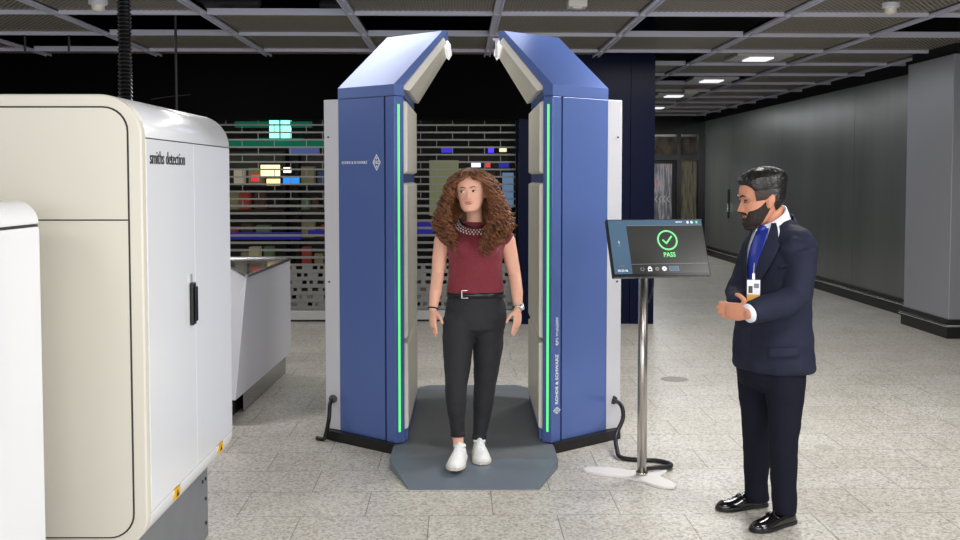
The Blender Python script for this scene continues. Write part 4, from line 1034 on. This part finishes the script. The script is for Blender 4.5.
# pocket flap, breast welt, button, front edge
zpk = Q(770, 342).z
jp(lambda u, v: jac(.55 + .75 * u, zpk - .045 * v + .012 * u, .0085), 10, 3, 'pocket_flap', 'suit', jk, .004)
zbw = Q(770, 262).z
jp(lambda u, v: jac(.62 + .36 * u, zbw - .02 * v + .02 * u, .006), 6, 2, 'breast_welt', 'suit', jk, .003)
jp(lambda u, v: jac(.05 - .45 * (1 - v) ** 3 * 0 + .012 * u, JT[0][0] + .004 + (zv0 - JT[0][0]) * v, .0035), 2, 16, 'front_edge', 'black', jk, .002)
MB(MO).ell(jac(.10, zv0 - .015, .010), (.010, .010, .010)).build('button', 'black', jk, True)
# shirt cuff
dc = (NA[-1] - NA[-2]).normalized()
MB(MO).tube([NA[-1] - dc * .05, NA[-1] + dc * .012], [.047, .044], 22, dome=False, flat=.95).build('shirt_cuff', 'shirt', man, True)
# trousers
mb = MB(MO)
mb.rings([ring(*Q(771, y, 5.075), rx, ry, ax=F_, ay=L_v) for y, rx, ry in ((392, .05, .06), (384, .13, .165), (370, .143, .182), (350, .142, .182), (320, .125, .165))])
mb.tube(NL, LG, 22, dome=False); mb.tube(FL, LG, 22, dome=False)
mb.build('trousers', 'trouser', man, True, remesh=.0065, smit=3, wrinkle=.004, wscale=6)
# shoes
def dress(heel, toe, nm):
    e, d, sd, upv, L_ = shoe(man, MO, heel, toe, .070, .102, 'shoe', 'black', 'dress_shoe')
    m = MB(heel); c = Vector(heel) + d * (L_ * .52) + upv * .066
    m.tube([c - sd * .034 - upv * .012, c - sd * .012 + upv * .002, c + sd * .012 + upv * .002, c + sd * .034 - upv * .012], .008, 8, .5)
    st = m.build('strap', 'shoe', e, True)
    MB(heel).box(c + upv * .001 - d * .010 - sd * .006, c + upv * .006 + d * .010 + sd * .006).build('buckle', 'silver', st)
    c = Vector(heel) + d * (L_ * .20) + upv * .055
    MB(heel).tube([c, c + Vector((0, 0, .10))], [.042, .040], 16, dome=False).build('sock', 'black', e, True)
    return e
h1 = Q(796, 521, 4.93); h1.z = .002; t1 = Q(750, 529, 4.80); t1.z = .002
dress(Vector((1.575, 4.985, .002)), Vector((1.345, 4.835, .002)), 'n')
dress(Vector((1.52, 5.245, .002)), Vector((1.262, 5.165, .002)), 'f')
# badge
bc = jac(.02, Q(753, 290).z, .035); bn = F_.copy()
bn = (F_ * .75 + L_v * .66).normalized(); bX = Vector((0, 0, 1)).cross(bn)
bc = U(753.5, 290.5, 4.86)
FB = frame(bc - MO, bX, (0, 0, 1))
bd = MB().box((-.029, -.048, -.0015), (.029, .048, .0015), FB).build('id_badge', 'print', man, bevel=.001)
MB().box((-.029, -.048, .0016), (.029, -.018, .0026), FB).build('badge_band', mat('badge_orange', (232, 176, 80), .5), bd)
MB().box((-.022, -.012, .0016), (-.004, .020, .0026), FB).build('badge_photo', mat('badge_photo_grey', (70, 66, 66), .5), bd)
MB().box((.002, .012, .0016), (.024, .032, .0026), FB).build('badge_crest', mat('badge_grey', (120, 126, 136), .5), bd)
MB().box((-.032, -.051, -.003), (.032, .052, -.0016), FB).build('badge_holder', 'glass', bd)
MB().box((-.006, .050, -.001), (.006, .078, .004), FB).tube([FB @ Vector((0, .078, 0)), FB @ Vector((.002, .125, -.004))], .003, 6).build('badge_clip', 'silver', bd)

# ================================================================== LIGHT
def area(name, loc, rot, sx_, sy_, power, col=(1, 1, 1)):
    l = bpy.data.lights.new(name, 'AREA'); l.shape = 'RECTANGLE'; l.size = sx_; l.size_y = sy_; l.energy = power; l.color = col
    o = bpy.data.objects.new(name, l); COL.objects.link(o); o.location = loc; o.rotation_euler = rot; return o
area('front_fill', (0, -3.2, 1.75), (R(88), 0, 0), 7.4, 2.4, 205, (1, 1, 1))  # added front fill behind the camera, not a known daylight source
area('side_fill', (5.0, .8, 1.9), (0, R(86), R(10)), 2.2, 3.2, 140, (.97, .985, 1))  # added fill from the right to brighten the X-ray machine's side, no window
for i, (x, y, p) in enumerate(((-2.4, .4, 22), (.9, 2.6, 26), (3.3, 3.6, 28), (-.85, 7.3, 8), (2.1, 6.9, 46), (-3.2, 6.9, 30), (2.2, 10.4, 22), (.1, 6.95, 4), (-2.6, 10.3, 14))):
    area('ceiling_area_light', (x, y, 2.90), (0, 0, 0), 1.1, .6, p * 1.5, (1, .985, .96))  # ceiling lights without fixtures; the one over the scanner is an added fill
for y, p in ((13, 16), (16, 16), (19, 20), (21.8, 34)): area('corridor_light', (3.6, y, 2.88), (0, 0, 0), .6, .5, p, (.95, .98, 1))
area('shop_light', (-3, 14.6, 2.7), (0, 0, 0), 3, 1, 8, (1, .95, .85)); area('shop_light', (.1, 14.6, 2.7), (0, 0, 0), 1.6, 1, 8, (1, .95, .85))
area('end_room_light', (4.4, 23.5, 2.9), (0, 0, 0), 1, .4, 20)
wd = bpy.data.worlds.new('world'); SC.world = wd; wd.use_nodes = True
wd.node_tree.nodes['Background'].inputs[0].default_value = (.8, .85, 1, 1); wd.node_tree.nodes['Background'].inputs[1].default_value = .25
SC.view_settings.view_transform = 'Standard'; SC.view_settings.look = 'None'; SC.view_settings.gamma = 1; SC.view_settings.use_curve_mapping = False
SC.view_settings.exposure = .3
